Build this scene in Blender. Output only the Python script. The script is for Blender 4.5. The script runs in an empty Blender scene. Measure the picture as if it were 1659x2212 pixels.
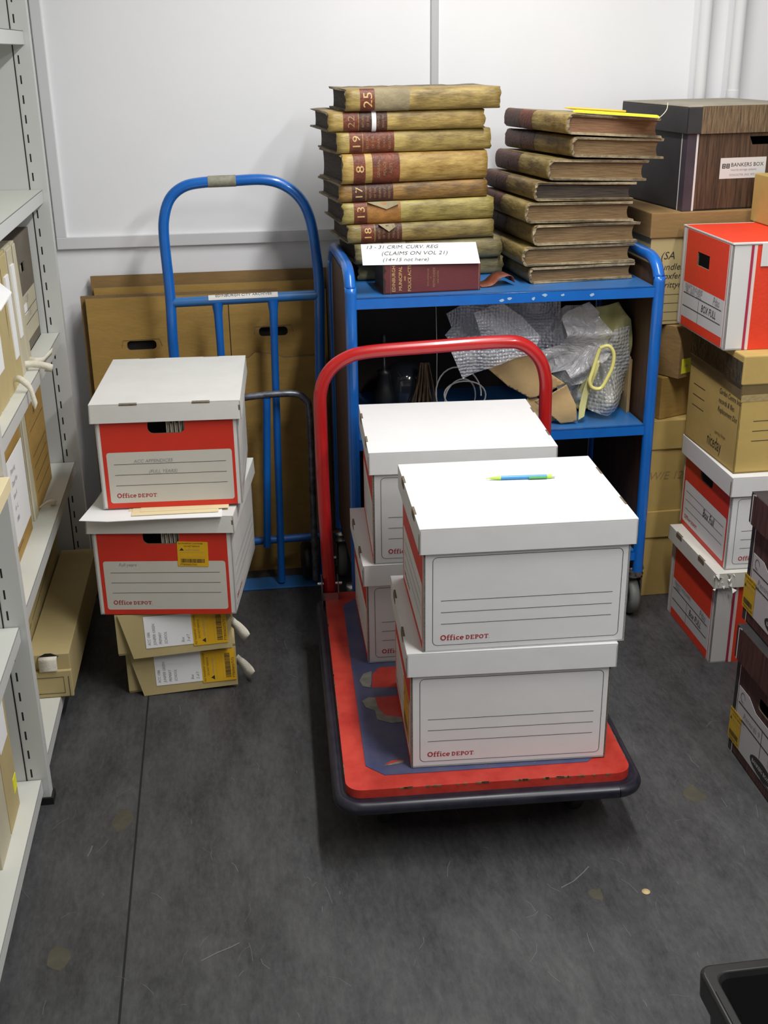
import bpy, math, random
from math import sin, cos, pi, radians
from mathutils import Vector, Matrix
from mathutils.geometry import tessellate_polygon
random.seed(7)
SC = bpy.context.scene
COL = SC.collection

# ---------------------------------------------------------------- camera
p, r, yw = radians(21.97), radians(-.79), radians(7.59)
Fv = Vector((sin(yw)*cos(p), cos(yw)*cos(p), -sin(p)))
Rv = Vector((cos(yw), -sin(yw), 0)); Uv = Rv.cross(Fv)
R2 = cos(r)*Rv + sin(r)*Uv; U2 = -sin(r)*Rv + cos(r)*Uv
cam = bpy.data.cameras.new('camera'); cam.sensor_fit = 'HORIZONTAL'; cam.sensor_width = 36
cam.lens = 2480/1659*36; cam.clip_start = .05
camo = bpy.data.objects.new('camera', cam); COL.objects.link(camo)
camo.matrix_world = Matrix(((R2.x, U2.x, -Fv.x, 0), (R2.y, U2.y, -Fv.y, 0), (R2.z, U2.z, -Fv.z, 1.6), (0, 0, 0, 1)))
SC.camera = camo
# ---------------------------------------------------------------- world, lamps, exposure
w = bpy.data.worlds.new('world'); SC.world = w; w.use_nodes = True
w.node_tree.nodes['Background'].inputs[0].default_value = (1, 1, 1, 1)
w.node_tree.nodes['Background'].inputs[1].default_value = .02
def area(name, x, y, z, sx, sy, power, col=(1, .995, .985)):
    l = bpy.data.lights.new(name, 'AREA'); l.shape = 'RECTANGLE'; l.size = sx; l.size_y = sy
    l.energy = power; l.color = col
    o = bpy.data.objects.new(name, l); o.location = (x, y, z); COL.objects.link(o); return o
area('fluorescent_light', .74, 2.0, 2.66, .12, 1.7, 50)
area('fluorescent_light', 1.5, .2, 2.66, .12, 1.5, 48)
SC.view_settings.view_transform = 'Standard'
SC.view_settings.look = 'None'
SC.view_settings.gamma = 1
SC.view_settings.use_curve_mapping = False
SC.view_settings.exposure = 0.0

# ---------------------------------------------------------------- materials
MATS = {}
def mat(name, col, rough=.6, noise=0, scale=20, col2=None, bump=0, bscale=60, metal=0, coat=0,
        stretch=(1, 1, 1), alpha=1, spec=.5, det=5, lo=.35, hi=.65, sheen=0):
    if name in MATS: return MATS[name]
    m = bpy.data.materials.new(name); m.use_nodes = True; nt = m.node_tree; b = nt.nodes['Principled BSDF']
    b.inputs['Base Color'].default_value = (*col, 1); b.inputs['Roughness'].default_value = rough
    b.inputs['Metallic'].default_value = metal; b.inputs['Coat Weight'].default_value = coat
    b.inputs['Coat Roughness'].default_value = .1
    b.inputs['Specular IOR Level'].default_value = spec; b.inputs['Alpha'].default_value = alpha
    tc = nt.nodes.new('ShaderNodeTexCoord'); mp = nt.nodes.new('ShaderNodeMapping')
    nt.links.new(tc.outputs['Object'], mp.inputs[0]); mp.inputs['Scale'].default_value = stretch
    if noise or col2:
        n = nt.nodes.new('ShaderNodeTexNoise'); n.inputs['Scale'].default_value = scale; n.inputs['Detail'].default_value = det
        n.inputs['Roughness'].default_value = .62
        nt.links.new(mp.outputs[0], n.inputs[0])
        cr = nt.nodes.new('ShaderNodeValToRGB'); cr.color_ramp.elements[0].position = lo; cr.color_ramp.elements[1].position = hi
        c2 = col2 or tuple(c*(1-noise) for c in col)
        cr.color_ramp.elements[0].color = (*c2, 1); cr.color_ramp.elements[1].color = (*col, 1)
        nt.links.new(n.outputs[0], cr.inputs[0]); nt.links.new(cr.outputs[0], b.inputs['Base Color'])
    if bump:
        n2 = nt.nodes.new('ShaderNodeTexNoise'); n2.inputs['Scale'].default_value = bscale; n2.inputs['Detail'].default_value = 4
        nt.links.new(mp.outputs[0], n2.inputs[0])
        bp = nt.nodes.new('ShaderNodeBump'); bp.inputs['Strength'].default_value = bump; bp.inputs['Distance'].default_value = .01
        nt.links.new(n2.outputs[0], bp.inputs['Height']); nt.links.new(bp.outputs[0], b.inputs['Normal'])
    MATS[name] = m; return m

WHITE = mat('white_card', (.755, .75, .74), .65, .04, 6, bump=.06, bscale=25)
WHITE2 = mat('aged_white_card', (.72, .715, .68), .7, .06, 8, bump=.08, bscale=25)
LABEL = mat('label_area', (.64, .62, .55), .7, .05, 8)
REDP = mat('red_print', (.70, .035, .015), .55, .08, 12)
REDK = mat('bright_red_print', (.80, .05, .015), .6, .06, 40, bump=.08, bscale=120)
INK = mat('black_ink', (.03, .03, .03), .6)
PENC = mat('grey_pencil', (.30, .30, .32), .6)
LOGO = mat('dark_red_ink', (.42, .012, .02), .6)
CORR = mat('raw_board_edge', (.22, .17, .11), .9, .6, 200, stretch=(1, 1, 1))
DARK = mat('inside_shade', (.01, .009, .008), .9)
KRAFT = mat('kraft_board', (.43, .262, .066), .8, .14, 9, bump=.1, bscale=40, stretch=(1, 1, 3))
KRAFT2 = mat('pale_kraft_board', (.53, .37, .115), .8, .12, 9, bump=.06, bscale=40)
KRAFT3 = mat('dull_kraft_board', (.30, .18, .065), .8, .18, 7, bump=.1, bscale=40, stretch=(1, 1, 3))
BUFF = mat('buff_board', (.50, .40, .19), .75, .08, 8)
CREAM = mat('cream_board', (.55, .50, .36), .75, .10, 8)
GREYB = mat('grey_brown_board', (.16, .135, .10), .8, .2, 9)
PAPER = mat('white_paper', (.86, .86, .86), .7)
CREAMP = mat('cream_paper', (.80, .68, .42), .7)
TAPEC = mat('cotton_tape', (.74, .70, .58), .9, .1, 90, bump=.2, bscale=300)
YSTK = mat('yellow_sticker', (.80, .45, .01), .5, .05, 20)
YNOTE = mat('yellow_note', (.85, .85, .02), .7)
BLUE = mat('blue_paint', (.008, .15, .56), .3, 0, 9, col2=(.006, .115, .46), coat=.5, lo=.3, hi=.7)
BLUEW = mat('worn_blue_paint', (.02, .15, .42), .42, 0, 14, col2=(.05, .13, .30), coat=.2, lo=.25, hi=.6)
CHIP = mat('chipped_paint', (.34, .50, .66), .6)
STEELG = mat('worn_grey_tube', (.24, .26, .31), .35, 0, 40, col2=(.10, .10, .11), metal=.6)
REDT = mat('red_tube_paint', (.50, .012, .012), .28, .12, 12, coat=.5)
DECKR = mat('red_deck_vinyl', (.56, .05, .03), .42, 0, 14, col2=(.42, .018, .012), lo=.3, hi=.6, bump=.05, bscale=200)
DECKB = mat('blue_deck_vinyl', (.055, .07, .17), .38, 0, 16, col2=(.10, .10, .17), lo=.3, hi=.65)
BUMP = mat('navy_rubber', (.007, .007, .016), .33, 0, 30, col2=(.018, .018, .028))
WEAR = mat('scuffed_edge', (.25, .14, .07), .6, .5, 90)
GREYP = mat('torn_backing', (.26, .25, .22), .8, .3, 60)
CHROME = mat('zinc_plate', (.55, .55, .55), .25, metal=1)
TYRE = mat('grey_rubber_tyre', (.17, .18, .16), .55, .1, 30)
BLACK = mat('black_plastic', (.012, .012, .012), .38)
RACK = mat('light_grey_enamel', (.60, .61, .59), .42, .02, 4)
RACKL = mat('cream_grey_enamel', (.66, .67, .61), .5, .03, 6)
SLOT = mat('black_slot', (.008, .008, .008), .8)
FOOTB = mat('black_foot', (.01, .01, .01), .5)
FARW = mat('grey_far_wall', (.42, .42, .41), .7)
WALLM = mat('white_wall_paint', (.93, .93, .945), .6, .03, 2, bump=.05, bscale=14)
TRIMM = mat('white_gloss_trim', (.74, .74, .75), .45, .02, 3)
PIPEM = mat('white_pipe_paint', (.80, .80, .81), .4)
TRIMG = mat('grey_cover_strip', (.55, .55, .56), .5)
CEILM = mat('ceiling_white', (.70, .70, .70), .8)
WOODP = mat('brown_plywood', (.115, .055, .025), .55, .35, 18, stretch=(4, 4, .4))
WOODD = mat('shaded_backboard', (.03, .016, .010), .6, .3, 12)  # brown board, shade of the trolley interior put into its colour
WOODG = mat('woodgrain_print', (.105, .058, .030), .6, 0, 26, col2=(.030, .016, .010), stretch=(6, 6, .35), lo=.35, hi=.6)
WOODL = mat('worn_woodgrain_lid', (.22, .15, .08), .7, 0, 30, col2=(.07, .045, .025), stretch=(8, 8, .6), lo=.35, hi=.6, bump=.25, bscale=50)
WOODR = mat('reddish_woodgrain', (.10, .045, .035), .55, 0, 26, col2=(.030, .014, .012), stretch=(6, 6, .35), lo=.35, hi=.6)
BLKBD = mat('black_card', (.035, .033, .035), .55, .3, 12)
PURP = mat('dark_purple_card', (.06, .045, .06), .55, .3, 12)
BLKWHT = mat('off_white_print', (.68, .66, .64), .6)
LIDTAN = mat('tan_lid_top', (.36, .32, .25), .75, .25, 12)
GILT = mat('gilt_lettering', (.78, .52, .20), .45, .25, 60)
GILTD = mat('dull_gilt_lettering', (.40, .24, .12), .5, .3, 60)
ROSE = mat('rose_cloth', (.15, .028, .028), .6, .16, 8, bump=.1, bscale=250)
ROSED = mat('worn_dark_edge', (.05, .03, .022), .8, .5, 60)
PAGES = mat('book_pages', (.31, .20, .095), .85, 0, 60, col2=(.12, .072, .032), stretch=(.3, .3, 9), lo=.3, hi=.7, bump=.35, bscale=90)
PAGESR = mat('reddish_book_pages', (.36, .19, .10), .85, 0, 60, col2=(.17, .09, .045), stretch=(.3, .3, 9), lo=.3, hi=.7, bump=.35, bscale=90)
PAGESD = mat('dark_page_block', (.085, .062, .045), .9, 0, 60, col2=(.03, .024, .02), stretch=(.3, .3, 9), bump=.35, bscale=90)
BOARD = mat('worn_cover_board', (.27, .215, .13), .85, 0, 40, col2=(.10, .075, .045), lo=.3, hi=.6, bump=.6, bscale=90)
LREDL = mat('red_brown_leather', (.23, .055, .02), .5, 0, 40, col2=(.09, .022, .014), lo=.3, hi=.7, bump=.2, bscale=150)
LDARK = mat('dark_brown_leather', (.12, .04, .025), .5, 0, 40, col2=(.04, .018, .012), lo=.3, hi=.7, bump=.2, bscale=150)
LORG = mat('orange_bared_leather', (.44, .20, .045), .6, .35, 22, bump=.2, bscale=90)
SPGREY = mat('pale_scuffed_label', (.34, .28, .16), .7, .25, 25, bump=.2, bscale=90)
BOARDR = mat('grey_tan_worn_board', (.33, .265, .16), .9, 0, 34, col2=(.17, .125, .07), lo=.3, hi=.65, bump=.5, bscale=80)
def vellum(i, c, d, sc=14):
    return mat('vellum_%d' % i, c, .5, 0, sc, col2=tuple(q*.8 for q in d), lo=.36, hi=.60, bump=.25, bscale=40, stretch=(.8, 2.2, 2.6), det=9)
PEN_B = mat('pencil_blue', (.05, .30, .66), .3); PEN_G = mat('pencil_lime', (.50, .78, .10), .35); PEN_D = mat('pencil_clip_green', (.12, .45, .08), .35)
COIN = mat('tan_disc', (.55, .42, .22), .6)
DUST = mat('scratch_mark', (.15, .15, .15), .7); SEAM = mat('floor_seam', (.006, .006, .006), .8)
STAINM = mat('brown_stain', (.075, .068, .045), .6, .3, 30)
YBAG = mat('pale_yellow_plastic', (.72, .68, .30), .35, .1, 10)
BROWNP = mat('brown_paper', (.54, .37, .17), .75, .15, 12, bump=.15, bscale=30)
CABLE = mat('white_cable', (.42, .40, .36), .5)
STICK = mat('dry_sticks', (.13, .075, .035), .8, .4, 40)
GLASSD = mat('dark_glass', (.02, .022, .025), .12, coat=.6)

def clear(name, col, alpha, rough, vor=0, nz=0, vs=110):
    m = bpy.data.materials.new(name); m.use_nodes = True; nt = m.node_tree; b = nt.nodes['Principled BSDF']
    b.inputs['Base Color'].default_value = (*col, 1); b.inputs['Roughness'].default_value = rough
    b.inputs['Alpha'].default_value = alpha; b.inputs['Specular IOR Level'].default_value = .9
    b.inputs['Coat Weight'].default_value = .6
    tc = nt.nodes.new('ShaderNodeTexCoord'); bp = nt.nodes.new('ShaderNodeBump')
    if vor:
        v = nt.nodes.new('ShaderNodeTexVoronoi'); v.inputs['Scale'].default_value = vs; v.inputs['Randomness'].default_value = .35
        nt.links.new(tc.outputs['Object'], v.inputs[0]); nt.links.new(v.outputs['Distance'], bp.inputs['Height'])
        bp.inputs['Strength'].default_value = vor; bp.inputs['Distance'].default_value = .008; bp.invert = True
    else:
        v = nt.nodes.new('ShaderNodeTexNoise'); v.inputs['Scale'].default_value = 22; v.inputs['Detail'].default_value = 3
        v.inputs['Distortion'].default_value = 1.5
        nt.links.new(tc.outputs['Object'], v.inputs[0]); nt.links.new(v.outputs[0], bp.inputs['Height'])
        bp.inputs['Strength'].default_value = nz; bp.inputs['Distance'].default_value = .03
    nt.links.new(bp.outputs[0], b.inputs['Normal']); nt.links.new(bp.outputs[0], b.inputs['Coat Normal'])
    return m
BWRAP = clear('bubble_film', (.64, .65, .70), .66, .16, vor=.9)
BWRAP2 = clear('bubble_film_small', (.60, .60, .59), .72, .2, vor=.8, vs=90)
FILM = clear('thin_white_film', (.66, .65, .66), .66, .3, nz=.6)

def floor_mat():
    m = bpy.data.materials.new('dark_grey_vinyl'); m.use_nodes = True; nt = m.node_tree; b = nt.nodes['Principled BSDF']
    b.inputs['Roughness'].default_value = .5; b.inputs['Specular IOR Level'].default_value = .35
    tc = nt.nodes.new('ShaderNodeTexCoord')
    def nz(scale, st, det, rough=.6):
        mp = nt.nodes.new('ShaderNodeMapping'); mp.inputs['Scale'].default_value = st
        nt.links.new(tc.outputs['Object'], mp.inputs[0])
        n = nt.nodes.new('ShaderNodeTexNoise'); n.inputs['Scale'].default_value = scale; n.inputs['Detail'].default_value = det
        n.inputs['Roughness'].default_value = rough; nt.links.new(mp.outputs[0], n.inputs[0]); return n.outputs[0]
    a = nz(3.2, (3.2, 1, 1), 8, .7); c = nz(46, (2.0, .7, 1), 6, .75)
    mx = nt.nodes.new('ShaderNodeMix'); mx.data_type = 'FLOAT'; mx.inputs[0].default_value = .42
    nt.links.new(a, mx.inputs[2]); nt.links.new(c, mx.inputs[3])
    cr = nt.nodes.new('ShaderNodeValToRGB'); e = cr.color_ramp.elements
    e[0].position = .36; e[0].color = (.027, .027, .028, 1); e[1].position = .66; e[1].color = (.090, .090, .091, 1)
    nt.links.new(mx.outputs[0], cr.inputs[0]); nt.links.new(cr.outputs[0], b.inputs['Base Color'])
    bp = nt.nodes.new('ShaderNodeBump'); bp.inputs['Strength'].default_value = .08
    nt.links.new(c, bp.inputs['Height']); nt.links.new(bp.outputs[0], b.inputs['Normal'])
    return m
FLOORM = floor_mat()

# ---------------------------------------------------------------- mesh builder
def FR(o, u, v, n):
    return Matrix(((u[0], v[0], n[0], o[0]), (u[1], v[1], n[1], o[1]), (u[2], v[2], n[2], o[2]), (0, 0, 0, 1)))
class MB:
    def __init__(s): s.v = []; s.f = []; s.m = []; s.mats = []; s.sm = []; s.T = Matrix()
    def mi(s, m):
        if m not in s.mats: s.mats.append(m)
        return s.mats.index(m)
    def add(s, vs, fs, m, sm=False, T=None):
        o = len(s.v); M = s.T @ T if T is not None else s.T
        s.v += [M @ Vector(a) for a in vs]; k = s.mi(m)
        for f in fs: s.f.append([o+i for i in f]); s.m.append(k); s.sm.append(sm)
    def box(s, x0, x1, y0, y1, z0, z1, m, T=None):
        vs = [(x, y, z) for z in (z0, z1) for y in (y0, y1) for x in (x0, x1)]
        s.add(vs, [(0, 2, 3, 1), (4, 5, 7, 6), (0, 1, 5, 4), (2, 6, 7, 3), (0, 4, 6, 2), (1, 3, 7, 5)], m, T=T)
    def poly(s, pts, m, T=None): s.add(pts, [list(range(len(pts)))], m, T=T)
    def plate(s, outer, holes, z0, z1, m, T=None, m2=None, sm=False):
        "solid plate with holes; outline in uv, thickness along n"
        loops = [outer]+holes; flat = [q for L in loops for q in L]
        tris = tessellate_polygon([[Vector((a, b, 0)) for a, b in L] for L in loops])
        n = len(flat)
        s.add([(a, b, z0) for a, b in flat], [t[::-1] for t in tris], m, T=T)
        s.add([(a, b, z1) for a, b in flat], tris, m, T=T)
        for L in loops:
            k = len(L); s.add([(a, b, z0) for a, b in L]+[(a, b, z1) for a, b in L],
                              [(i, (i+1) % k, k+(i+1) % k, k+i) for i in range(k)], m2 or m, sm=sm, T=T)
    def rect(s, u0, u1, v0, v1, off, m, T): s.poly([(u0, v0, off), (u1, v0, off), (u1, v1, off), (u0, v1, off)], m, T)
    def line(s, pts, wd, off, m, T, closed=False):
        n = len(pts); L = []; Rr = []
        for i in range(n):
            a = Vector(pts[i-1] if (i or closed) else pts[i]); b = Vector(pts[(i+1) % n] if (i < n-1 or closed) else pts[i])
            d = (b-a); d = d.normalized() if d.length else Vector((1, 0)); q = Vector((-d.y, d.x))*wd/2
            c = Vector(pts[i]); L.append(c+q); Rr.append(c-q)
        vs = [(a.x, a.y, off) for a in L]+[(a.x, a.y, off) for a in Rr]
        s.add(vs, [(i, (i+1) % n, n+(i+1) % n, n+i) for i in range(n if closed else n-1)], m, T=T)
    def tube(s, pts, rad, m, seg=14, T=None, caps=True):
        P = [Vector(a) for a in pts]; n = len(P); rs = rad if isinstance(rad, (list, tuple)) else [rad]*n
        t = [(P[min(i+1, n-1)]-P[max(i-1, 0)]).normalized() for i in range(n)]
        up = Vector((0, 0, 1)) if abs(t[0].z) < .9 else Vector((1, 0, 0)); nn = t[0].cross(up).normalized(); vs = []
        for i in range(n):
            nn = (nn - t[i]*nn.dot(t[i])).normalized(); bb = t[i].cross(nn)
            for k in range(seg):
                a = 2*pi*k/seg; vs.append(P[i]+(nn*cos(a)+bb*sin(a))*rs[i])
        s.add(vs, [(i*seg+k, i*seg+(k+1) % seg, (i+1)*seg+(k+1) % seg, (i+1)*seg+k) for i in range(n-1) for k in range(seg)], m, True, T)
        if caps: s.add(vs[:seg], [list(range(seg))[::-1]], m, T=T); s.add(vs[-seg:], [list(range(seg))], m, T=T)
    def lathe(s, prof, m, seg=24, T=None):
        vs = [(q*cos(2*pi*k/seg), q*sin(2*pi*k/seg), z) for q, z in prof for k in range(seg)]
        s.add(vs, [(i*seg+k, i*seg+(k+1) % seg, (i+1)*seg+(k+1) % seg, (i+1)*seg+k) for i in range(len(prof)-1) for k in range(seg)], m, True, T)
    def ribbon(s, pts, wv, th, m, T=None):
        P = [Vector(a) for a in pts]; W = Vector(wv)/2; n = len(P); vs = []
        for i in range(n):
            t = (P[min(i+1, n-1)]-P[max(i-1, 0)]).normalized(); q = t.cross(W).normalized()*th/2
            vs += [P[i]-W-q, P[i]+W-q, P[i]+W+q, P[i]-W+q]
        f = [(i*4+k, i*4+(k+1) % 4, i*4+4+(k+1) % 4, i*4+4+k) for i in range(n-1) for k in range(4)]
        s.add(vs, f+[(3, 2, 1, 0), (n*4-4, n*4-3, n*4-2, n*4-1)], m, True, T)
    def text(s, txt, u, v, size, off, m, T, rot=0, sx=1, shear=0, align='LEFT', fmap=None):
        vs, fs, wd = glyphs(txt); c, q = cos(rot), sin(rot); a0 = {'LEFT': 0, 'CENTER': -wd/2, 'RIGHT': -wd}[align]; out = []
        for x, y in vs:
            x = (x+a0+y*shear)*size*sx; y = y*size
            U, V = u+x*c-y*q, v+x*q+y*c
            out.append(fmap(U, V, off) if fmap else (U, V, off))
        s.add(out, fs, m, T=T)
    def build(s, name, parent=None, loc=None, rot=0, bevel=0, mw=None):
        me = bpy.data.meshes.new(name); me.from_pydata([tuple(a) for a in s.v], [], s.f)
        for m in s.mats: me.materials.append(m)
        me.polygons.foreach_set('material_index', s.m); me.polygons.foreach_set('use_smooth', s.sm); me.update()
        o = bpy.data.objects.new(name, me); COL.objects.link(o)
        if parent: o.parent = parent
        if loc: o.location = loc; o.rotation_euler = (0, 0, rot)
        if bevel:
            b = o.modifiers.new('bevel', 'BEVEL'); b.width = bevel; b.segments = 2; b.limit_method = 'ANGLE'; b.angle_limit = .7
        return o
_G = {}
def glyphs(txt):
    if txt in _G: return _G[txt]
    c = bpy.data.curves.new('t', 'FONT'); c.body = txt; c.size = 1; c.resolution_u = 2; c.fill_mode = 'FRONT'
    o = bpy.data.objects.new('t', c); COL.objects.link(o); dg = bpy.context.evaluated_depsgraph_get()
    e = o.evaluated_get(dg); me = e.to_mesh()
    vs = [(a.co.x, a.co.y) for a in me.vertices]; fs = [list(q.vertices) for q in me.polygons]; e.to_mesh_clear()
    bpy.data.objects.remove(o); bpy.data.curves.remove(c)
    _G[txt] = (vs, fs, max([a[0] for a in vs], default=0)); return _G[txt]
def tag(o, label, cat, group=None):
    o['label'] = label; o['category'] = cat
    if group: o['group'] = group
    return o
def thing(name, label, cat, loc, rot=0, group=None):
    o = bpy.data.objects.new(name, None); o.empty_display_size = .1; COL.objects.link(o)
    o.location = loc; o.rotation_euler = (0, 0, rot); return tag(o, label, cat, group)
def struct(o): o['kind'] = 'structure'; return o
def rrect(u0, u1, v0, v1, rr, n=5):
    out = []
    for cx, cy, a in ((u1-rr, v0+rr, -pi/2), (u1-rr, v1-rr, 0), (u0+rr, v1-rr, pi/2), (u0+rr, v0+rr, pi)):
        for k in range(n+1): out.append((cx+rr*cos(a+pi/2*k/n), cy+rr*sin(a+pi/2*k/n)))
    return out
# slab-serif lettering for the stationery mark, drawn with strokes (unit = cap height)
def slab(mb, u, v, size, T, m, off):
    def arc(cx, cy, rx, ry, a0, a1, wd, n=14):
        mb.line([(u+(cx+rx*cos(radians(a0+(a1-a0)*k/n)))*size, v+(cy+ry*sin(radians(a0+(a1-a0)*k/n)))*size) for k in range(n+1)], wd*size, off, m, T)
    def ln(x0, y0, x1, y1, wd=.17): mb.line([(u+x0*size, v+y0*size), (u+x1*size, v+y1*size)], wd*size, off, m, T)
    x = 0
    arc(.5, .5, .40, .42, 0, 360, .19, 24); x = 1.08
    for _ in range(2):
        ln(x+.22, 0, x+.22, .82); arc(x+.42, .80, .20, .18, 180, 50, .15, 8); ln(x+.02, .62, x+.52, .62, .11); ln(x+.03, .05, x+.44, .05, .11); x += .56
    ln(x+.22, 0, x+.22, .66); ln(x+.04, .61, x+.24, .61, .11); ln(x+.03, .05, x+.42, .05, .11); ln(x+.14, .9, x+.31, .9, .16); x += .50
    arc(x+.36, .33, .27, .27, 45, 315, .16, 14); x += .66
    arc(x+.36, .33, .27, .27, 0, 310, .15, 14); ln(x+.1, .34, x+.66, .34, .11); x += .98
    k = .78
    def cap(strokes, arcs, wd):
        nonlocal x
        for a in strokes: ln(x+a[0]*k, a[1]*k, x+a[2]*k, a[3]*k, a[4] if len(a) > 4 else .15)
        for a in arcs: arc(x+a[0]*k, a[1]*k, a[2]*k, a[3]*k, a[4], a[5], .15, 12)
        x += wd*k
    cap([(.25, 0, .25, 1), (.05, .06, .45, .06, .1), (.05, .94, .45, .94, .1)], [(.42, .5, .42, .44, -90, 90)], 1.08)
    cap([(.25, 0, .25, 1), (.05, .06, .85, .06, .11), (.05, .94, .85, .94, .11), (.25, .5, .65, .5, .11), (.83, .06, .83, .26, .1), (.83, .94, .83, .74, .1)], [], 1.02)
    cap([(.25, 0, .25, 1), (.05, .06, .5, .06, .1), (.05, .94, .45, .94, .1)], [(.42, .70, .34, .24, -90, 90)], .95)
    cap([], [(.5, .5, .40, .42, 0, 360)], 1.10)
    cap([(.5, 0, .5, 1), (.28, .06, .72, .06, .1), (.05, .94, .95, .94, .11), (.07, .94, .07, .72, .1), (.93, .94, .93, .72, .1)], [], 1.05)
    arc(x+.05, .08, .05, .05, 0, 360, .03, 8)
def sticker(mb, T, u, v, wd, ht, off, rot=0, code='FTB006027561', m=None):
    "orange-yellow transport sticker, lower left corner u,v"
    R = T @ Matrix.Translation((u, v, off)) @ Matrix.Rotation(rot, 4, 'Z')
    mb.plate(rrect(0, wd, 0, ht, .002, 2), [], 0, .0005, m or YSTK, R); o = .0008
    mb.text('FILE TRANSPORT CONTAINER', wd*.03, ht*.90, ht*.085, o, INK, R, sx=.80)
    mb.text('DO NOT REMOVE', wd*.22, ht*.79, ht*.085, o, INK, R, sx=.85)
    mb.poly([(wd*.07, ht*.64, o), (wd*.22, ht*.64, o), (wd*.145, ht*.75, o)], INK, R)
    mb.text('NOTIFY ACCOUNT', wd*.26, ht*.64, ht*.075, o, PENC, R, sx=.8)
    mb.line([(wd*.08, ht*.38), (wd*.92, ht*.38), (wd*.92, ht*.57), (wd*.08, ht*.57)], .0004, o, PENC, R, True)
    x = wd*.10; rr = random.Random(code)
    while x < wd*.88:
        b = wd*rr.choice((.008, .014, .02)); mb.rect(x, x+b, ht*.15, ht*.31, o, INK, R); x += b+wd*rr.choice((.008, .014))
    mb.text(code, wd*.08, ht*.04, ht*.105, o, INK, R, sx=1.0)
def scribble(mb, T, txt, u, v, size, m=INK, rot=0, off=.0008, sx=1, shear=.25): mb.text(txt, u, v, size, off, m, T, rot, sx, shear)
def hand_poly(cx, cy, wd, ht, rr=None): return rrect(cx-wd/2, cx+wd/2, cy-ht/2, cy+ht/2, min(rr or ht*.48, ht*.48, wd*.45), 5)

# faces of a box centred on x,y with its floor at z 0: u right, v up, n outwards
def faces(L, S):
    return dict(front=FR((-L/2, -S/2, 0), (1, 0, 0), (0, 0, 1), (0, -1, 0)), back=FR((L/2, S/2, 0), (-1, 0, 0), (0, 0, 1), (0, 1, 0)),
                left=FR((-L/2, S/2, 0), (0, -1, 0), (0, 0, 1), (-1, 0, 0)), right=FR((L/2, -S/2, 0), (0, 1, 0), (0, 0, 1), (1, 0, 0)))
def shell(mb, L, S, h, F, mm, th=.004, holes={}):
    for n, T in F.items():
        wd = L if n in ('front', 'back') else S
        mb.plate([(0, 0), (wd, 0), (wd, h), (0, h)], holes.get(n, []), -th, 0, mm.get(n, mm['all']), T, CORR if holes.get(n) else None)
    mb.box(-L/2, L/2, -S/2, S/2, 0, th, mm['all'])
def make_lid(parent, L, S, h, hl, o, m, slots=(.26, .74), flare=0, sh=.016, name='lid', edges=True, mtop=None, extra=None, jit=.0):
    mb = MB(); a, b = L/2+o, S/2+o; th = .0035
    mb.box(-a, a, -b, b, h-th, h, mtop or m)
    f = flare
    for sx in (-1, 1):
        mb.add([(sx*(a-th), -b, h-th), (sx*(a-th), b, h-th), (sx*a, b, h-th), (sx*a, -b, h-th), (sx*(a-th+f), -b-f, h-hl), (sx*(a-th+f), b+f, h-hl), (sx*(a+f), b+f, h-hl), (sx*(a+f), -b-f, h-hl)],
               [(0, 1, 2, 3), (4, 7, 6, 5), (0, 4, 5, 1), (2, 6, 7, 3), (1, 5, 6, 2), (0, 3, 7, 4)], m)
        mb.add([(-a, sx*(b-th), h-th), (a, sx*(b-th), h-th), (a, sx*b, h-th), (-a, sx*b, h-th), (-a-f, sx*(b-th+f), h-hl), (a+f, sx*(b-th+f), h-hl), (a+f, sx*(b+f), h-hl), (-a-f, sx*(b+f), h-hl)],
               [(0, 1, 2, 3), (4, 7, 6, 5), (0, 4, 5, 1), (2, 6, 7, 3), (1, 5, 6, 2), (0, 3, 7, 4)], m)
        # tab slots in the fold of the short ends, raw board showing
        for t in slots:
            yy = -b+2*b*t
            mb.plate(rrect(yy-.022, yy+.022, h-.001-sh, h-.001, sh*.4, 3), [], 0, .0006, CORR, FR((sx*a, 0, 0), (0, 1, 0), (0, 0, 1), (sx, 0, 0)))
            mb.plate(rrect(yy-.022, yy+.022, -.0045, 0, .002, 2), [], 0, .0005, CORR, FR((sx*a, 0, h), (0, 1, 0), (sx, 0, 0), (0, 0, 1)))
        if edges:
            mb.box(min(sx*a, sx*(a+.001)), max(sx*a, sx*(a+.001)), -b+.0005, -b+.005, h-hl+.002, h-.012, CORR)
    if extra: extra(mb, FR((-a, -b, 0), (1, 0, 0), (0, 0, 1), (0, -1, 0)))
    return mb.build(name, parent, bevel=.0012)
def place(x, y, rot, w2, d2):  # centre of a box whose near-left corner is x,y
    c, s = cos(rot), sin(rot); return (x+w2*c-d2*s, y+w2*s+d2*c)

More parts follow.
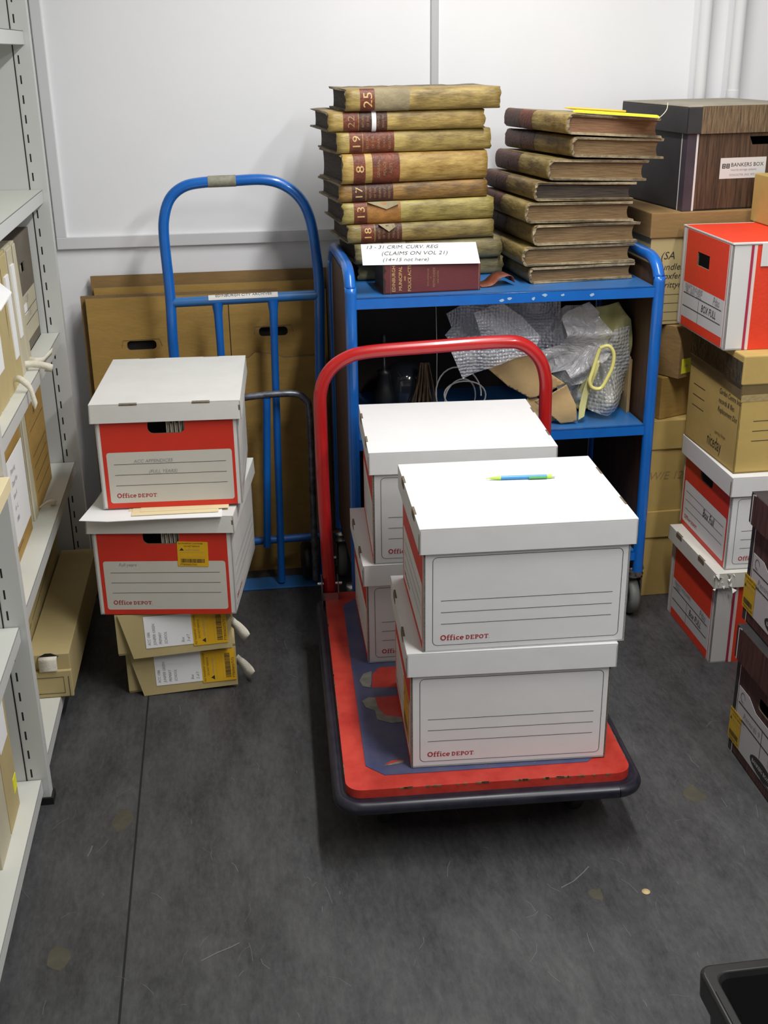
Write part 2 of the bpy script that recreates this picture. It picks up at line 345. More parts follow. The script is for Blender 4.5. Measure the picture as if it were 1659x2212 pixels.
GRP = ['white archive boxes on the platform truck']
def archive_box(label, x, y, z, deg, L, S, h, end_front=False, hl=.055, o=.009, flare=0, body=WHITE, label_m=None, lid_m=None, end_extra=None,
                files=False, fold_lines=True, name='archive_box', slots=(.26, .74), lid=True, side=True):
    rot = radians(deg); w_, d_ = (S, L) if end_front else (L, S)
    cx, cy = place(x, y, rot, w_/2, d_/2)
    t = thing(name, label, 'box', (cx, cy, z), rot+(pi/2 if end_front else 0), GRP[0])
    F = faces(L, S); mb = MB(); hv = h-hl-.003
    hole = hand_poly(S*.495, hv-.012, S*.26, .036, .014)
    shell(mb, L, S, h-.006, F, dict(all=body), holes=dict(left=[hole], right=[hole]))
    lm = label_m or body
    for n in ('left', 'right'):
        T = F[n]; e = .0004
        # red end print round the hole and the white panel
        mb.plate([(.011, 0), (S-.012, 0), (S-.012, h-.02), (.011, h-.02)], [[(a, b) for a, b in hole], rrect(S*.058, S*.945, .014, hv*.66, .007)], 0, e, REDP, T)
        mb.plate(rrect(S*.058, S*.945, .014, hv*.66, .007), [], 0, .0003, lm, T)
        for k in (.52, .395, .27): mb.line([(S*.105, hv*k), (S*.90, hv*k)], .0011, .0007, INK, T)
        slab(mb, S*.105, hv*.125, .0118, T, LOGO, .0007)
    if side:
        for n in ('front', 'back'):
            T = F[n]; mb.line(rrect(L*.045, L*.965, .014, hv*.965, .010), .0010, .0006, INK, T, True)
            for k in (.525, .405, .285): mb.line([(L*.085, hv*k), (L*.925, hv*k)], .0011, .0006, INK, T)
            slab(mb, L*.083, hv*.115, .0118, T, LOGO, .0007)
    if end_extra: end_extra(mb, F, hv)
    mb.build('body', t, bevel=.0008)
    if files:
        fb = MB()
        for k in range(13): fb.box(-L/2+.007+.004*(k % 3), L/2-.02, -k*.0036, -k*.0036+.0024, .008, hv+.004-.004*(k % 4), FILEM)
        fb.build('paper_files', t)
    if lid: make_lid(t, L, S, h, hl, o, lid_m or body, flare=flare, slots=slots, sh=.004 if end_front else .016)
    return t
FILEM = mat('buff_file', (.62, .58, .48), .8, .2, 40)

# ================================================================= the setting
XL, XR, YB, YF, ZC = -.92, 2.6, 3.65, -2.2, 2.78
mb = MB(); mb.box(XL-.1, XR+.1, YF-.1, YB+.1, -.05, 0, FLOORM)
mb.line([(-.262, -1), (-.2735, 1.55), (-.279, 2.74), (-.281, 3.6)], .0045, .0004, SEAM, Matrix())
rr = random.Random(4)
for k in range(260):     # fine scratches
    x, y = rr.uniform(-.5, 1.5), rr.uniform(1.2, 3.2); a = rr.gauss(pi/2, .5); l = rr.choice((.006, .01, .02, .03)); b = a+rr.uniform(-.6, .6)
    mb.line([(x, y), (x+l*cos(a), y+l*sin(a)), (x+l*cos(a)+l*.7*cos(b), y+l*sin(a)+l*.7*sin(b))], rr.choice((.0004, .0007, .001)), .0005, DUST, Matrix())
for q in ([(-.13, 1.735), (-.10, 1.752), (-.073, 1.763), (-.058, 1.772)], [(.60, 1.83), (.63, 1.845), (.66, 1.87), (.675, 1.885)], [(-.375, 2.08), (-.37, 2.10), (-.368, 2.115)]):
    mb.line(q, .0022, .0006, DUST, Matrix())
for cx, cy, q in ((-.31, 2.20, .03), (-.40, 1.78, .025), (.665, 1.80, .018), (.99, 2.09, .03)):
    mb.poly([(cx+q*cos(i*.628)*rr.uniform(.5, 1.1), cy+q*1.5*sin(i*.628)*rr.uniform(.5, 1.1), .0003) for i in range(10)], STAINM)
struct(mb.build('floor'))
def wall(nm, *b, m=WALLM):
    mb = MB(); mb.box(*b, m); struct(mb.build(nm))
mb = MB(); mb.box(XL-.1, XR+.1, YF-.1, YB+.1, ZC, ZC+.1, CEILM); struct(mb.build('ceiling'))
wall('wall_back', XL-.1, XR+.1, YB, YB+.1, 0, ZC); wall('wall_left', XL-.1, XL, YF, YB, 0, ZC)
wall('wall_right', XR, XR+.1, YF, YB, 0, ZC, m=FARW); wall('wall_front', XL-.1, XR+.1, YF-.1, YF, 0, ZC, m=FARW)
mb = MB(); mb.box(-.505, 2.6, YB-.014, YB+.002, 1.046, 1.082, TRIMM); struct(mb.build('trim_1', bevel=.002))
mb = MB(); mb.box(-.505, -.474, YB-.012, YB+.002, 1.082, 2.78, TRIMM); struct(mb.build('trim_2', bevel=.002))
mb = MB(); mb.box(.646, .669, YB-.012, YB+.002, 1.082, 2.78, TRIMG); struct(mb.build('trim_3', bevel=.002))
for i, (x, q) in enumerate(((1.48, .0185), (1.588, .0185))):
    mb = MB(); mb.tube([(x, 3.6, 0), (x, 3.6, 2.78)], q, PIPEM, 20)
    if i: mb.tube([(x, 3.6, 1.40), (x, 3.6, 1.467)], q+.0025, PIPEM, 20)
    tag(mb.build('wall_pipe'), ('white painted pipe running down the back wall, the right of the two, with a joint', 'white painted pipe running down the back wall, the left of the two')[1-i], 'pipe')

# ================================================================= shelving
sh = thing('shelving_unit', 'light grey enamelled steel shelving along the left side with slotted end frames', 'shelving', (-.70, 2.3, 0))
def SB(): b = MB(); b.T = Matrix.Translation((.70, -2.3, 0)); return b
XF, XB = -.49, -.87
for yf in (1.18, 2.285, 3.37):
    b = SB(); b.box(XB, -.520, yf, yf+.002, .0, 2.45, RACK); b.box(-.520, -.475, yf-.0, yf+.03, .018, 2.45, RACK)
    b.box(-.524, -.521, yf-.001, yf+.001, .02, 2.45, SLOT)
    if yf == 1.18: b.box(XB, -.47, yf, yf+.034, 0, .018, FOOTB)
    for k in range(46): b.box(-.5125, -.5085, yf-.0006, yf+.001, .075+k*.05, .075+k*.05+.022, SLOT)
    o = b.build('end_frame', sh, bevel=.0015)
    b = SB(); b.box(-.55, -.470, yf-.004, yf+.034, 0, .018, FOOTB); b.build('foot', sh)
def shelf(y0, y1, z, h=.035):
    b = SB(); b.box(XB, XF, y0, y1, z-.003, z, RACKL); b.box(XF-.002, XF, y0, y1, z-h, z, RACK)
    b.box(XF-.02, XF, y0, y1, z-h, z-h+.002, RACK); b.box(XB, XB+.002, y0, y1, z-h, z, RACK); b.build('shelf', sh, bevel=.001)
for z in (.068, .456, .852, 1.252, 1.657, 2.06): shelf(2.318, 3.368, z)
for z in (.068, .458, .770, 1.252, 2.06): shelf(1.214, 2.283, z)
for y0, y1 in ((1.21, 2.284), (2.316, 3.37)):
    b = SB(); b.box(XB-.003, XB-.001, y0, y1, .03, 2.45, RACKL); b.build('back_panel', sh)

def pull_ribbon(parent, pts, wv, name='cotton_pull', th=.0012, mw=None):
    b = MB(); b.ribbon(pts, wv, th, TAPEC); return b.build(name, parent)
def smooth(pts, n=6):
    P = [Vector(a) for a in pts]; out = []
    for i in range(len(P)-1):
        a, b, c, d = P[max(i-1, 0)], P[i], P[i+1], P[min(i+2, len(P)-1)]
        for k in range(n):
            t = k/n; out.append(.5*((2*b)+(-a+c)*t+(2*a-5*b+4*c-d)*t*t+(-a+3*b-3*c+d)*t**3))
    return out+[P[-1]]
# --- document boxes standing on the chest-high shelf (z .852), ends facing the aisle
def standing_box(label, y0, y1, z, h, m=CREAM, xf=-.525, depth=.30, lab=None, tilt=0, pull=None, name='document_box', group=None, flap=True):
    t = thing(name, label, 'box', (xf-depth/2, (y0+y1)/2, z), 0, group)
    b = MB(); d = depth/2; w2 = (y1-y0)/2; sh_ = tilt
    b.add([(-d, -w2, 0), (d, -w2, 0), (d, w2, 0), (-d, w2, 0), (-d, -w2+sh_, h), (d, -w2+sh_, h), (d, w2+sh_, h), (-d, w2+sh_, h)],
          [(0, 3, 2, 1), (4, 5, 6, 7), (0, 1, 5, 4), (1, 2, 6, 5), (2, 3, 7, 6), (3, 0, 4, 7)], m)
    if flap:   # folded drop-front: sloping side flap edge
        b.add([(d+.001, -w2, 0), (d+.001, w2, 0), (d+.001, w2+sh_*.8, h*.98), (d+.001, -w2+sh_*.8+.008, h*.98), (d+.006, -w2+.004, .0), (d+.006, w2, .0), (d+.002, w2+sh_*.8, h*.97), (d+.002, -w2+.012+sh_*.8, h*.97)],
              [(4, 5, 6, 7), (0, 4, 7, 3), (0, 1, 5, 4), (1, 2, 6, 5), (2, 3, 7, 6)], m)
    b.build('body', t, bevel=.001)
    if lab:
        lb = MB(); T = FR((d+.0065, -w2, 0), (0, 1, 0), (0, 0, 1), (1, 0, 0)); u0, u1, v0, v1 = lab
        lb.plate([(u0+tilt*v0/h, v0), (u1+tilt*v0/h, v0), (u1+tilt*v1/h, v1), (u0+tilt*v1/h, v1)], [], -.0045, .0006, PAPER, T); lb.build('paper_label', t)
    if pull: pull_ribbon(t, smooth(pull), (.004, .004, .017) if pull[-1][2] > .003 else (.006, .006, .014))
    return t
G1 = 'document boxes standing on the shelf below the empty one'
# far end: grey brown box with printed panel
t = thing('records_box', 'grey-brown carton with cream printed panel and square hand hole at the far shelf end', 'box', (-.69, 3.205, .852))
b = MB(); hx, hy, hh = .15, .152, .30
T = FR((hx, -hy, 0), (0, 1, 0), (0, 0, 1), (1, 0, 0))
b.plate([(0, 0), (2*hy, 0), (2*hy, hh), (0, hh)], [[(.105, .205), (.175, .205), (.175, .232), (.105, .232)]], -.004, 0, GREYB, T)
b.box(-hx, hx-.004, -hy, -hy+.004, 0, hh, GREYB); b.box(-hx, hx-.004, hy-.004, hy, 0, hh, GREYB); b.box(-hx, hx, -hy, hy, hh, hh+.003, GREYB); b.box(-hx, hx, -hy, hy, 0, .003, GREYB)
b.plate([(.005, .03), (2*hy-.012, .03), (2*hy-.012, .15), (.005, .15)], [], 0, .0006, CREAM, T)
for v in (.105, .075): b.line([(.01, v), (2*hy-.014, v)], .002, .001, INK, T)
for k, v in enumerate((.138, .118, .10, .085, .068, .055, .043)): b.text(('RECORDS', 'Ref', 'Dept', 'Date', 'Contents', 'Destroy', 'Box no')[k], .012, v, .010, .001, PENC, T)
scribble(b, T, 'CSP', .12, .125, .028, PENC); scribble(b, T, '155', .15, .085, .026, PENC)
b.plate([(.08, .10), (.13, .10), (.13, .128), (.08, .128)], [], 0, .0009, PAPER, T)
b.build('body', t, bevel=.001)
b = MB(); b.box(-hx+.01, hx-.01, -hy+.01, hy-.01, .01, hh-.06, CREAM); b.build('papers_inside', t)
ys = [(2.985, 3.035), (2.90, 2.975), (2.80, 2.885), (2.695, 2.785), (2.58, 2.68), (2.46, 2.565)]
lb = [None, (.02, .06, .09, .27), (.02, .07, .06, .26), None, (.01, .08, .08, .28), None]
desc = ['narrow cream document box beside the grey-brown carton', 'cream document box with white label, second from the grey-brown carton',
        'buff document box with white label, third from the grey-brown carton', 'plain buff document box with drooping cotton pull, fourth from the carton',
        'buff document box with large white label, second from the near end of the row', 'buff document box nearest the camera on that shelf']
pulls = [[(.15, 0, .012), (.17, -.01, .010), (.185, .01, .006), (.195, .03, .012), (.205, .05, .02)],
         [(.15, -.01, .02), (.17, .0, .018), (.195, 0, .014), (.214, .0, .008), (.218, .01, .002), (.2, .01, .0035)],
         None, [(.15, .01, .02), (.165, 0, .034), (.18, -.01, .03), (.195, -.01, .012), (.202, -.01, -.02), (.204, -.01, -.034), (.199, -.01, -.02), (.196, -.01, .002)], None, None]
for k, (a, c) in enumerate(ys):
    standing_box(desc[k], a, c, .852, .315, (CREAM, CREAM, BUFF, BUFF, BUFF, BUFF)[k], lab=lb[k], pull=pulls[k], tilt=-.012 if k < 4 else 0, group=G1)
# --- knee-high shelf (z .456): lined carton, box with white sheet, flat cartons
t = thing('records_box', 'brown carton with ruled lines, standing leaned at the far end of the knee-high shelf', 'box', (-.69, 3.10, .456))
b = MB(); hx, hy, hh = .15, .135, .31
b.box(-hx, hx, -hy, hy, 0, hh, KRAFT); T = FR((hx, -hy, 0), (0, 1, 0), (0, 0, 1), (1, 0, 0))
for v in (.22, .15, .12, .085, .05): b.line([(.02, v), (.25, v)], .0018, .0008, INK, T)
b.text('A', .10, .245, .03, .0008, INK, T); b.build('body', t, bevel=.002)
pull_ribbon(t, smooth([(.15, -.12, .01), (.17, -.11, .022), (.185, -.10, .02), (.19, -.09, .008), (.175, -.085, .004)]), (0, .02, 0))
standing_box('cream document box squeezed beside the ruled carton on the knee-high shelf', 2.90, 2.955, .456, .33, CREAM, xf=-.545, tilt=.0)
t = thing('records_box', 'brown carton on the knee-high shelf with a white sheet taped to its end', 'box', (-.69, 2.72, .456))
b = MB(); b.box(-.15, .15, -.13, .13, 0, .34, KRAFT); b.T = Matrix()
T = FR((.15, -.13, 0), (0, 1, 0), (0, 0, 1), (1, 0, 0))
for v in (.03, .06, .10, .14, .18, .22): b.line([(.01, v), (.12, v)], .0018, .0008, INK, T)
b.build('body', t, bevel=.002)
b = MB(); T2 = T @ Matrix.Translation((.01, .055, .006))
b.plate([(0, 0), (.21, 0), (.215, .205), (.0, .21)], [], 0, .0012, PAPER, T2)
for k in range(5): scribble(b, T2, ('Planning', 'Dept files', 'box 4', 'A - L', '1986')[k], .03, .17-k*.03, .018, PENC, off=.002)
b.build('paper_sheet', t)
t = thing('flat_carton', 'brown carton at the near end of the knee-high shelf beside the grey post', 'box', (-.69, 2.485, .456))
b = MB(); b.box(-.15, .16, -.085, -.005, 0, .30, KRAFT2); b.box(-.15, .155, .0, .085, 0, .31, KRAFT); b.build('body', t, bevel=.002)
# --- floor-level shelf (z .068): two long cartons
t = thing('long_plan_box', 'long taller buff carton with handwriting on its side, behind the cream-tabbed one', 'box', (-.69, 2.98, .068))
b = MB(); b.box(-.12, .125, -.36, .36, 0, .20, BUFF); T = FR((.125, -.36, 0), (0, 1, 0), (0, 0, 1), (1, 0, 0))
b.line([(.03, .135), (.16, .15)], .002, .0008, INK, T); b.line([(.18, .15), (.6, .165)], .002, .0008, INK, T)
scribble(b, T, 'Be', .05, .065, .075, PENC, shear=.1); scribble(b, T, '2', .27, .07, .07, PENC, shear=.1); b.line([(.20, .13), (.205, .05)], .0016, .0008, PENC, T); b.line([(.33, .15), (.35, .10)], .0014, .0008, PENC, T)
b.build('body', t, bevel=.002)
t = thing('long_plan_box', 'long low cream carton on the bottom shelf with a cream pull tab on its end', 'box', (-.508, 3.0, .068), radians(-.5))
b = MB(); b.box(-.052, .052, -.34, .33, 0, .118, BUFF); T = FR((-.052, -.34, 0), (1, 0, 0), (0, 0, 1), (0, -1, 0))
b.box(-.054, .054, -.352, -.341, 0, .075, BUFF)
T = FR((-.052, -.353, 0), (1, 0, 0), (0, 0, 1), (0, -1, 0))
b.line([(.016, .012), (.086, .012), (.086, .058), (.016, .058)], .0018, .0004, INK, T, True)
b.line([(.0, .0), (.1, .0)], .002, .0004, INK, T); b.line([(.001, .0), (.001, .06)], .0014, .0004, INK, T); b.line([(.098, .0), (.098, .06)], .0014, .0004, INK, T)
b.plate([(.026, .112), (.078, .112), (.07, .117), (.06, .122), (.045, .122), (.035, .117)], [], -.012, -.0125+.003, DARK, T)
b.build('body', t, bevel=.0015)
pull_ribbon(t, smooth([(0, -.335, .112), (0, -.352, .112), (0, -.356, .10), (0, -.357, .078)]), (.045, 0, 0), name='pull_tab', th=.0018)
# --- near bay: kraft boxes on the bottom shelf, paper corners above
t = thing('records_box', 'buff box with yellow dot sticker on the bottom shelf nearest the grey post', 'box', (-.67, 2.145, .068))
b = MB(); b.box(-.14, .145, -.055, .055, 0, .30, BUFF); T = FR((.145, -.055, 0), (0, 1, 0), (0, 0, 1), (1, 0, 0))
b.plate([(.01, .19), (.09, .19), (.09, .30), (.01, .30)], [], 0, .0008, PAPER, T); b.build('body', t, bevel=.0015)
b = MB(); b.plate([(.075, .05), (.105, .05), (.105, .085), (.075, .085)], [], 0, .001, YNOTE, T); b.build('yellow_label', t)
t = thing('records_box', 'buff box on the bottom shelf at the left edge of the photo', 'box', (-.67, 2.03, .068))
b = MB(); b.box(-.14, .145, -.055, .053, 0, .30, CREAM); b.build('body', t, bevel=.0015)
t = thing('paper_folder', 'bright white folder on the document boxes, its corner jutting out at the left edge', 'folder', (-.5, 2.35, 1.168))
b = MB(); b.plate([(x+.5, y-2.35) for x, y in ((-.417, 2.31), (-.455, 2.41), (-.60, 2.50), (-.60, 2.34), (-.466, 2.325), (-.465, 2.14), (-.410, 2.14))], [], 0, .003, PAPER); b.build('cover', t)
t = thing('flat_carton', 'cream flat carton whose corner juts past the near grey post at the left edge', 'box', (-.62, 2.12, .771))
b = MB(); b.box(-.16, .155, -.15, .163, 0, .030, CREAMP); b.build('body', t, bevel=.001)

# ================================================================= flattened cartons against the wall
def flat(label, x0, x1, z1, y, lean, m=KRAFT, th=.006, seam=None, holes=(), z0=.0, tilt=0, notch=None):
    t = thing('flattened_carton', label, 'cardboard', ((x0+x1)/2, y, z0), 0, 'flattened cartons against the back wall')
    wd = (x1-x0)/2; h = z1-z0; b = MB()
    T = Matrix.Rotation(-lean, 4, 'X') @ FR((-wd, 0, 0), (1, 0, 0), (0, 0, 1), (0, -1, 0)); h = h/cos(lean)
    ol = [(0, 0), (2*wd, 0), (2*wd, h+tilt), ] + (notch(wd, h) if notch else []) + [(0, h)]
    b.plate(ol, [rrect(u-.045, u+.045, v-.014, v+.014, .012) for u, v in holes], -th, 0, m, T, CORR)
    b.plate(ol, [rrect(u-.044, u+.044, v-.016, v+.013, .012) for u, v in holes], -2*th-.001, -th-.001, m, T, CORR)
    for u, v in holes: b.rect(u-.05, u+.05, v-.02, v+.02, -2*th-.0018, DARK, T)  # dark sheet added behind each hand hole, painting the shade inside
    if seam: b.rect(seam, seam+.0025, 0, h, .0006, SEAM, T)
    for u, v in holes: b.line([(u-.06, v-.006), (u-.055, v+.016), (u+.055, v+.018), (u+.062, v-.004)], .0015, .0008, CORR, T)
    return b.build('folded_board', t)
flat('tallest flattened brown carton, its edge showing above the others behind the blue sack truck', -.415, .31, .965, 3.575, radians(2.6), KRAFT3)
flat('flattened brown carton second from the wall, leaning behind the blue sack truck', -.405, .30, .935, 3.55, radians(2.4), KRAFT)
flat('wide flattened brown carton showing its left edge next to the shelf end', -.445, .15, .915, 3.53, radians(2.2), KRAFT3)
flat('front flattened carton with two hand holes and a centre fold line', -.428, .30, .912, 3.51, radians(2), KRAFT, seam=.425, holes=((.155, .765), (.56, .79)))
def nt(wd, h): return [(2*wd-.13, h), (2*wd-.16, h+.012), (2*wd-.22, h+.02), (2*wd-.24, h+.004), (2*wd-.30, h+.008), (2*wd-.33, h-.006)]
flat('short flattened carton with torn top edge, standing in front of the tall ones', -.15, .29, .712, 3.488, radians(1.5), KRAFT2 if 0 else KRAFT, notch=nt)

# ================================================================= blue sack truck
ht = thing('sack_truck', 'blue tubular sack truck with arched handle and white name tape on its crossbar', 'hand truck', (.05, 3.40, 0))
def HB(): b = MB(); b.T = Matrix.Translation((-.05, -3.40, 0)); return b
b = HB(); yy = lambda z: 3.385+.02*z
arch = [(-.156, .02), (-.163, .45), (-.171, .76), (-.168, .94), (-.172, 1.10), (-.166, 1.165), (-.145, 1.215), (-.105, 1.245), (-.05, 1.255), (.03, 1.257), (.12, 1.258), (.18, 1.24), (.225, 1.20), (.250, 1.14), (.262, 1.05), (.269, .95), (.264, .76), (.258, .45), (.252, .02)]
b.tube([(a.x, yy(a.z), a.z) for a in smooth([(x, 0, z) for x, z in arch], 5)], .0155, BLUE, 18); b.build('frame', ht)
b = HB(); b.tube([(-.165, yy(.92), .918), (.265, yy(.92), .924)], .0145, BLUEW, 16); b.build('crossbar', ht)
b = HB(); b.tube([(-.037, yy(1.25), 1.2565), (.042, yy(1.25), 1.2575)], .0163, mat('worn_grip_tape', (.35, .34, .26), .8, .3, 60), 18, caps=True); b.build('grip_tape', ht)
b = HB()
def tp(U, V, off):   # wrap onto the crossbar: U along x, V round the tube
    a = pi/2-.1+V/.0149; return (-.05+U, yy(.92)+cos(a+0)*.0149*1.0*(1)*(1)*(1) if 0 else yy(.92)-sin(V/.0149+.75)*(.0147+off)*1.0, .9203+cos(V/.0149*-1+ -.75)*(.0147+off))
def tapept(U, a, q): return (U, yy(.92)-sin(a)*q, .9195+.0135*(U+.165)/.43*.4+cos(a)*q)
q = .0153
vs = [tapept(U, a, q) for U in (-.058, .145) for a in (.15, .4, .65, .9, 1.15, 1.4)]
b.add(vs, [(k, k+6, k+7, k+1) for k in range(5)], BLKWHT, True)
vs2, fs2, wd2 = glyphs('EDINBURGH CITY ARCHIVES'); sz = .0135
b.add([tapept(-.038+x*sz*.165/(wd2*sz), .85-y*sz/q, q+.0006) for x, y in vs2], fs2, INK)
b.build('name_tape', ht)
for x0, x1, zb in ((-.033, -.03, .03), (.130, .113, .0)):
    b = HB(); b.tube([(x0, yy(.91), .915), (x0, yy(.88), .88), (x0+(x1-x0)*.1, yy(.8), .8), (x1, yy(0)-.02, .012)], [.018, .013, .0115, .0115], BLUE, 14); b.build('upright', ht)
b = HB()
lp = smooth([(-.02, 0, .02), (-.02, 0, .56), (-.005, 0, .62), (.04, 0, .636), (.17, 0, .640), (.21, 0, .62), (.222, 0, .57), (.222, 0, .3), (.222, 0, .02)], 5)
b.tube([(a.x, 3.345+.01*a.z, a.z) for a in lp], .0105, STEELG, 14); b.build('folding_loop', ht)
b = HB(); b.tube([(.095, 3.352, .63), (.072, 3.36, .14)], .012, BLUE, 14); b.build('loop_strut', ht)
b = HB(); b.tube([(-.16, 3.385, .145), (.25, 3.385, .155)], .0125, BLUE, 16); b.build('axle_tube', ht)
b = HB(); b.box(-.155, .255, 3.335, 3.42, 0, .006, BLUEW); b.build('toe_plate', ht, bevel=.002)
for x in (-.12, .20):
    b = HB(); b.T = b.T @ FR((x, 3.408, .062), (0, 1, 0), (0, 0, 1), (1, 0, 0)); b.lathe([(0, -.015), (.05, -.018), (.061, -.012), (.062, 0), (.061, .012), (.05, .018), (0, .015)], BLACK, 28); b.build('wheel', ht)

# ================================================================= blue shelf trolley
ct = thing('shelf_trolley', 'blue steel three-tier trolley with side hoops and brown side panels by the back wall', 'trolley', (.73, 3.19, 0))
def CB(): b = MB(); b.T = Matrix.Translation((-.73, -3.19, 0)); return b
x0, x1, y0, y1 = .314, 1.147, 2.955, 3.425
for x in (x0, x1):
    b = CB(); pth = [(x, y0, .16), (x, y0, .5), (x, y0, .98), (x, y0+.004, 1.02), (x, y0+.03, 1.052), (x, y0+.075, 1.068), (x, y0+.15, 1.07), (x, y1-.12, 1.07), (x, y1-.05, 1.062), (x, y1-.01, 1.03), (x, y1, .98), (x, y1, .5), (x, y1, .16)]
    b.tube(smooth(pth, 6), .0155, BLUE, 18); b.build('side_frame', ct)
    b = CB(); b.box(x-.006, x+.006, y0+.02, y1-.02, .20, 1.045, WOODP); b.build('side_panel', ct, bevel=.001)
    for y in (y0+.032, y1-.032):
        fwd = -.0
        b = CB(); b.lathe([(0, .165), (.028, .165), (.03, .155), (.024, .148), (.03, .14), (.028, .132), (0, .132)], CHROME, 24, Matrix.Translation((x, y, 0)))
        b.box(x-.022, x-.018, y-.02, y+.05, .05, .135, CHROME); b.box(x+.018, x+.022, y-.02, y+.05, .05, .135, CHROME); b.box(x-.022, x+.022, y-.02, y+.035, .13, .135, CHROME)
        b.tube([(x-.028, y+.02, .061), (x+.028, y+.02, .061)], .008, CHROME, 12)
        cs = b.build('caster', ct)
        b = MB(); b.T = Matrix.Translation((-.73, -3.19, 0)) @ FR((x, y+.02, .061), (0, 1, 0), (0, 0, 1), (1, 0, 0))
        b.lathe([(0, -.012), (.035, -.012), (.04, -.015), (.056, -.014), (.061, -.007), (.061, .007), (.056, .014), (.04, .015), (.035, .012), (0, .012)], TYRE, 32); b.build('wheel', cs)
for z in (1.0, .612, .225):
    b = CB(); b.box(x0+.012, x1-.012, y0, y1, z-.004, z, BLUEW); b.box(x0+.012, x1-.012, y0-.006, y0-.002, z-.029, z, BLUE); b.box(x0+.012, x1-.012, y1+.002, y1+.006, z-.029, z, BLUE)
    b.box(x0+.012, x1-.012, y0-.006, y0+.004, z-.003, z, BLUE)
    if z == 1.0:
        T = FR((0, y0-.0062, 0), (1, 0, 0), (0, 0, 1), (0, -1, 0)); r3 = random.Random(9)
        for u, v in ((.715, .98), (.735, .985), (.80, .982), (.83, .99), (.88, .988), (.96, .985)):
            b.poly([(u+.009*cos(k)*r3.uniform(.4, 1), v+.006*sin(k)*r3.uniform(.4, 1), .0004) for k in range(6)], CHIP, T)
    b.build('shelf', ct, bevel=.001)
b = CB(); b.box(x0+.02, x1-.02, y1-.006, y1, .20, .995, WOODD); b.build('back_panel', ct)

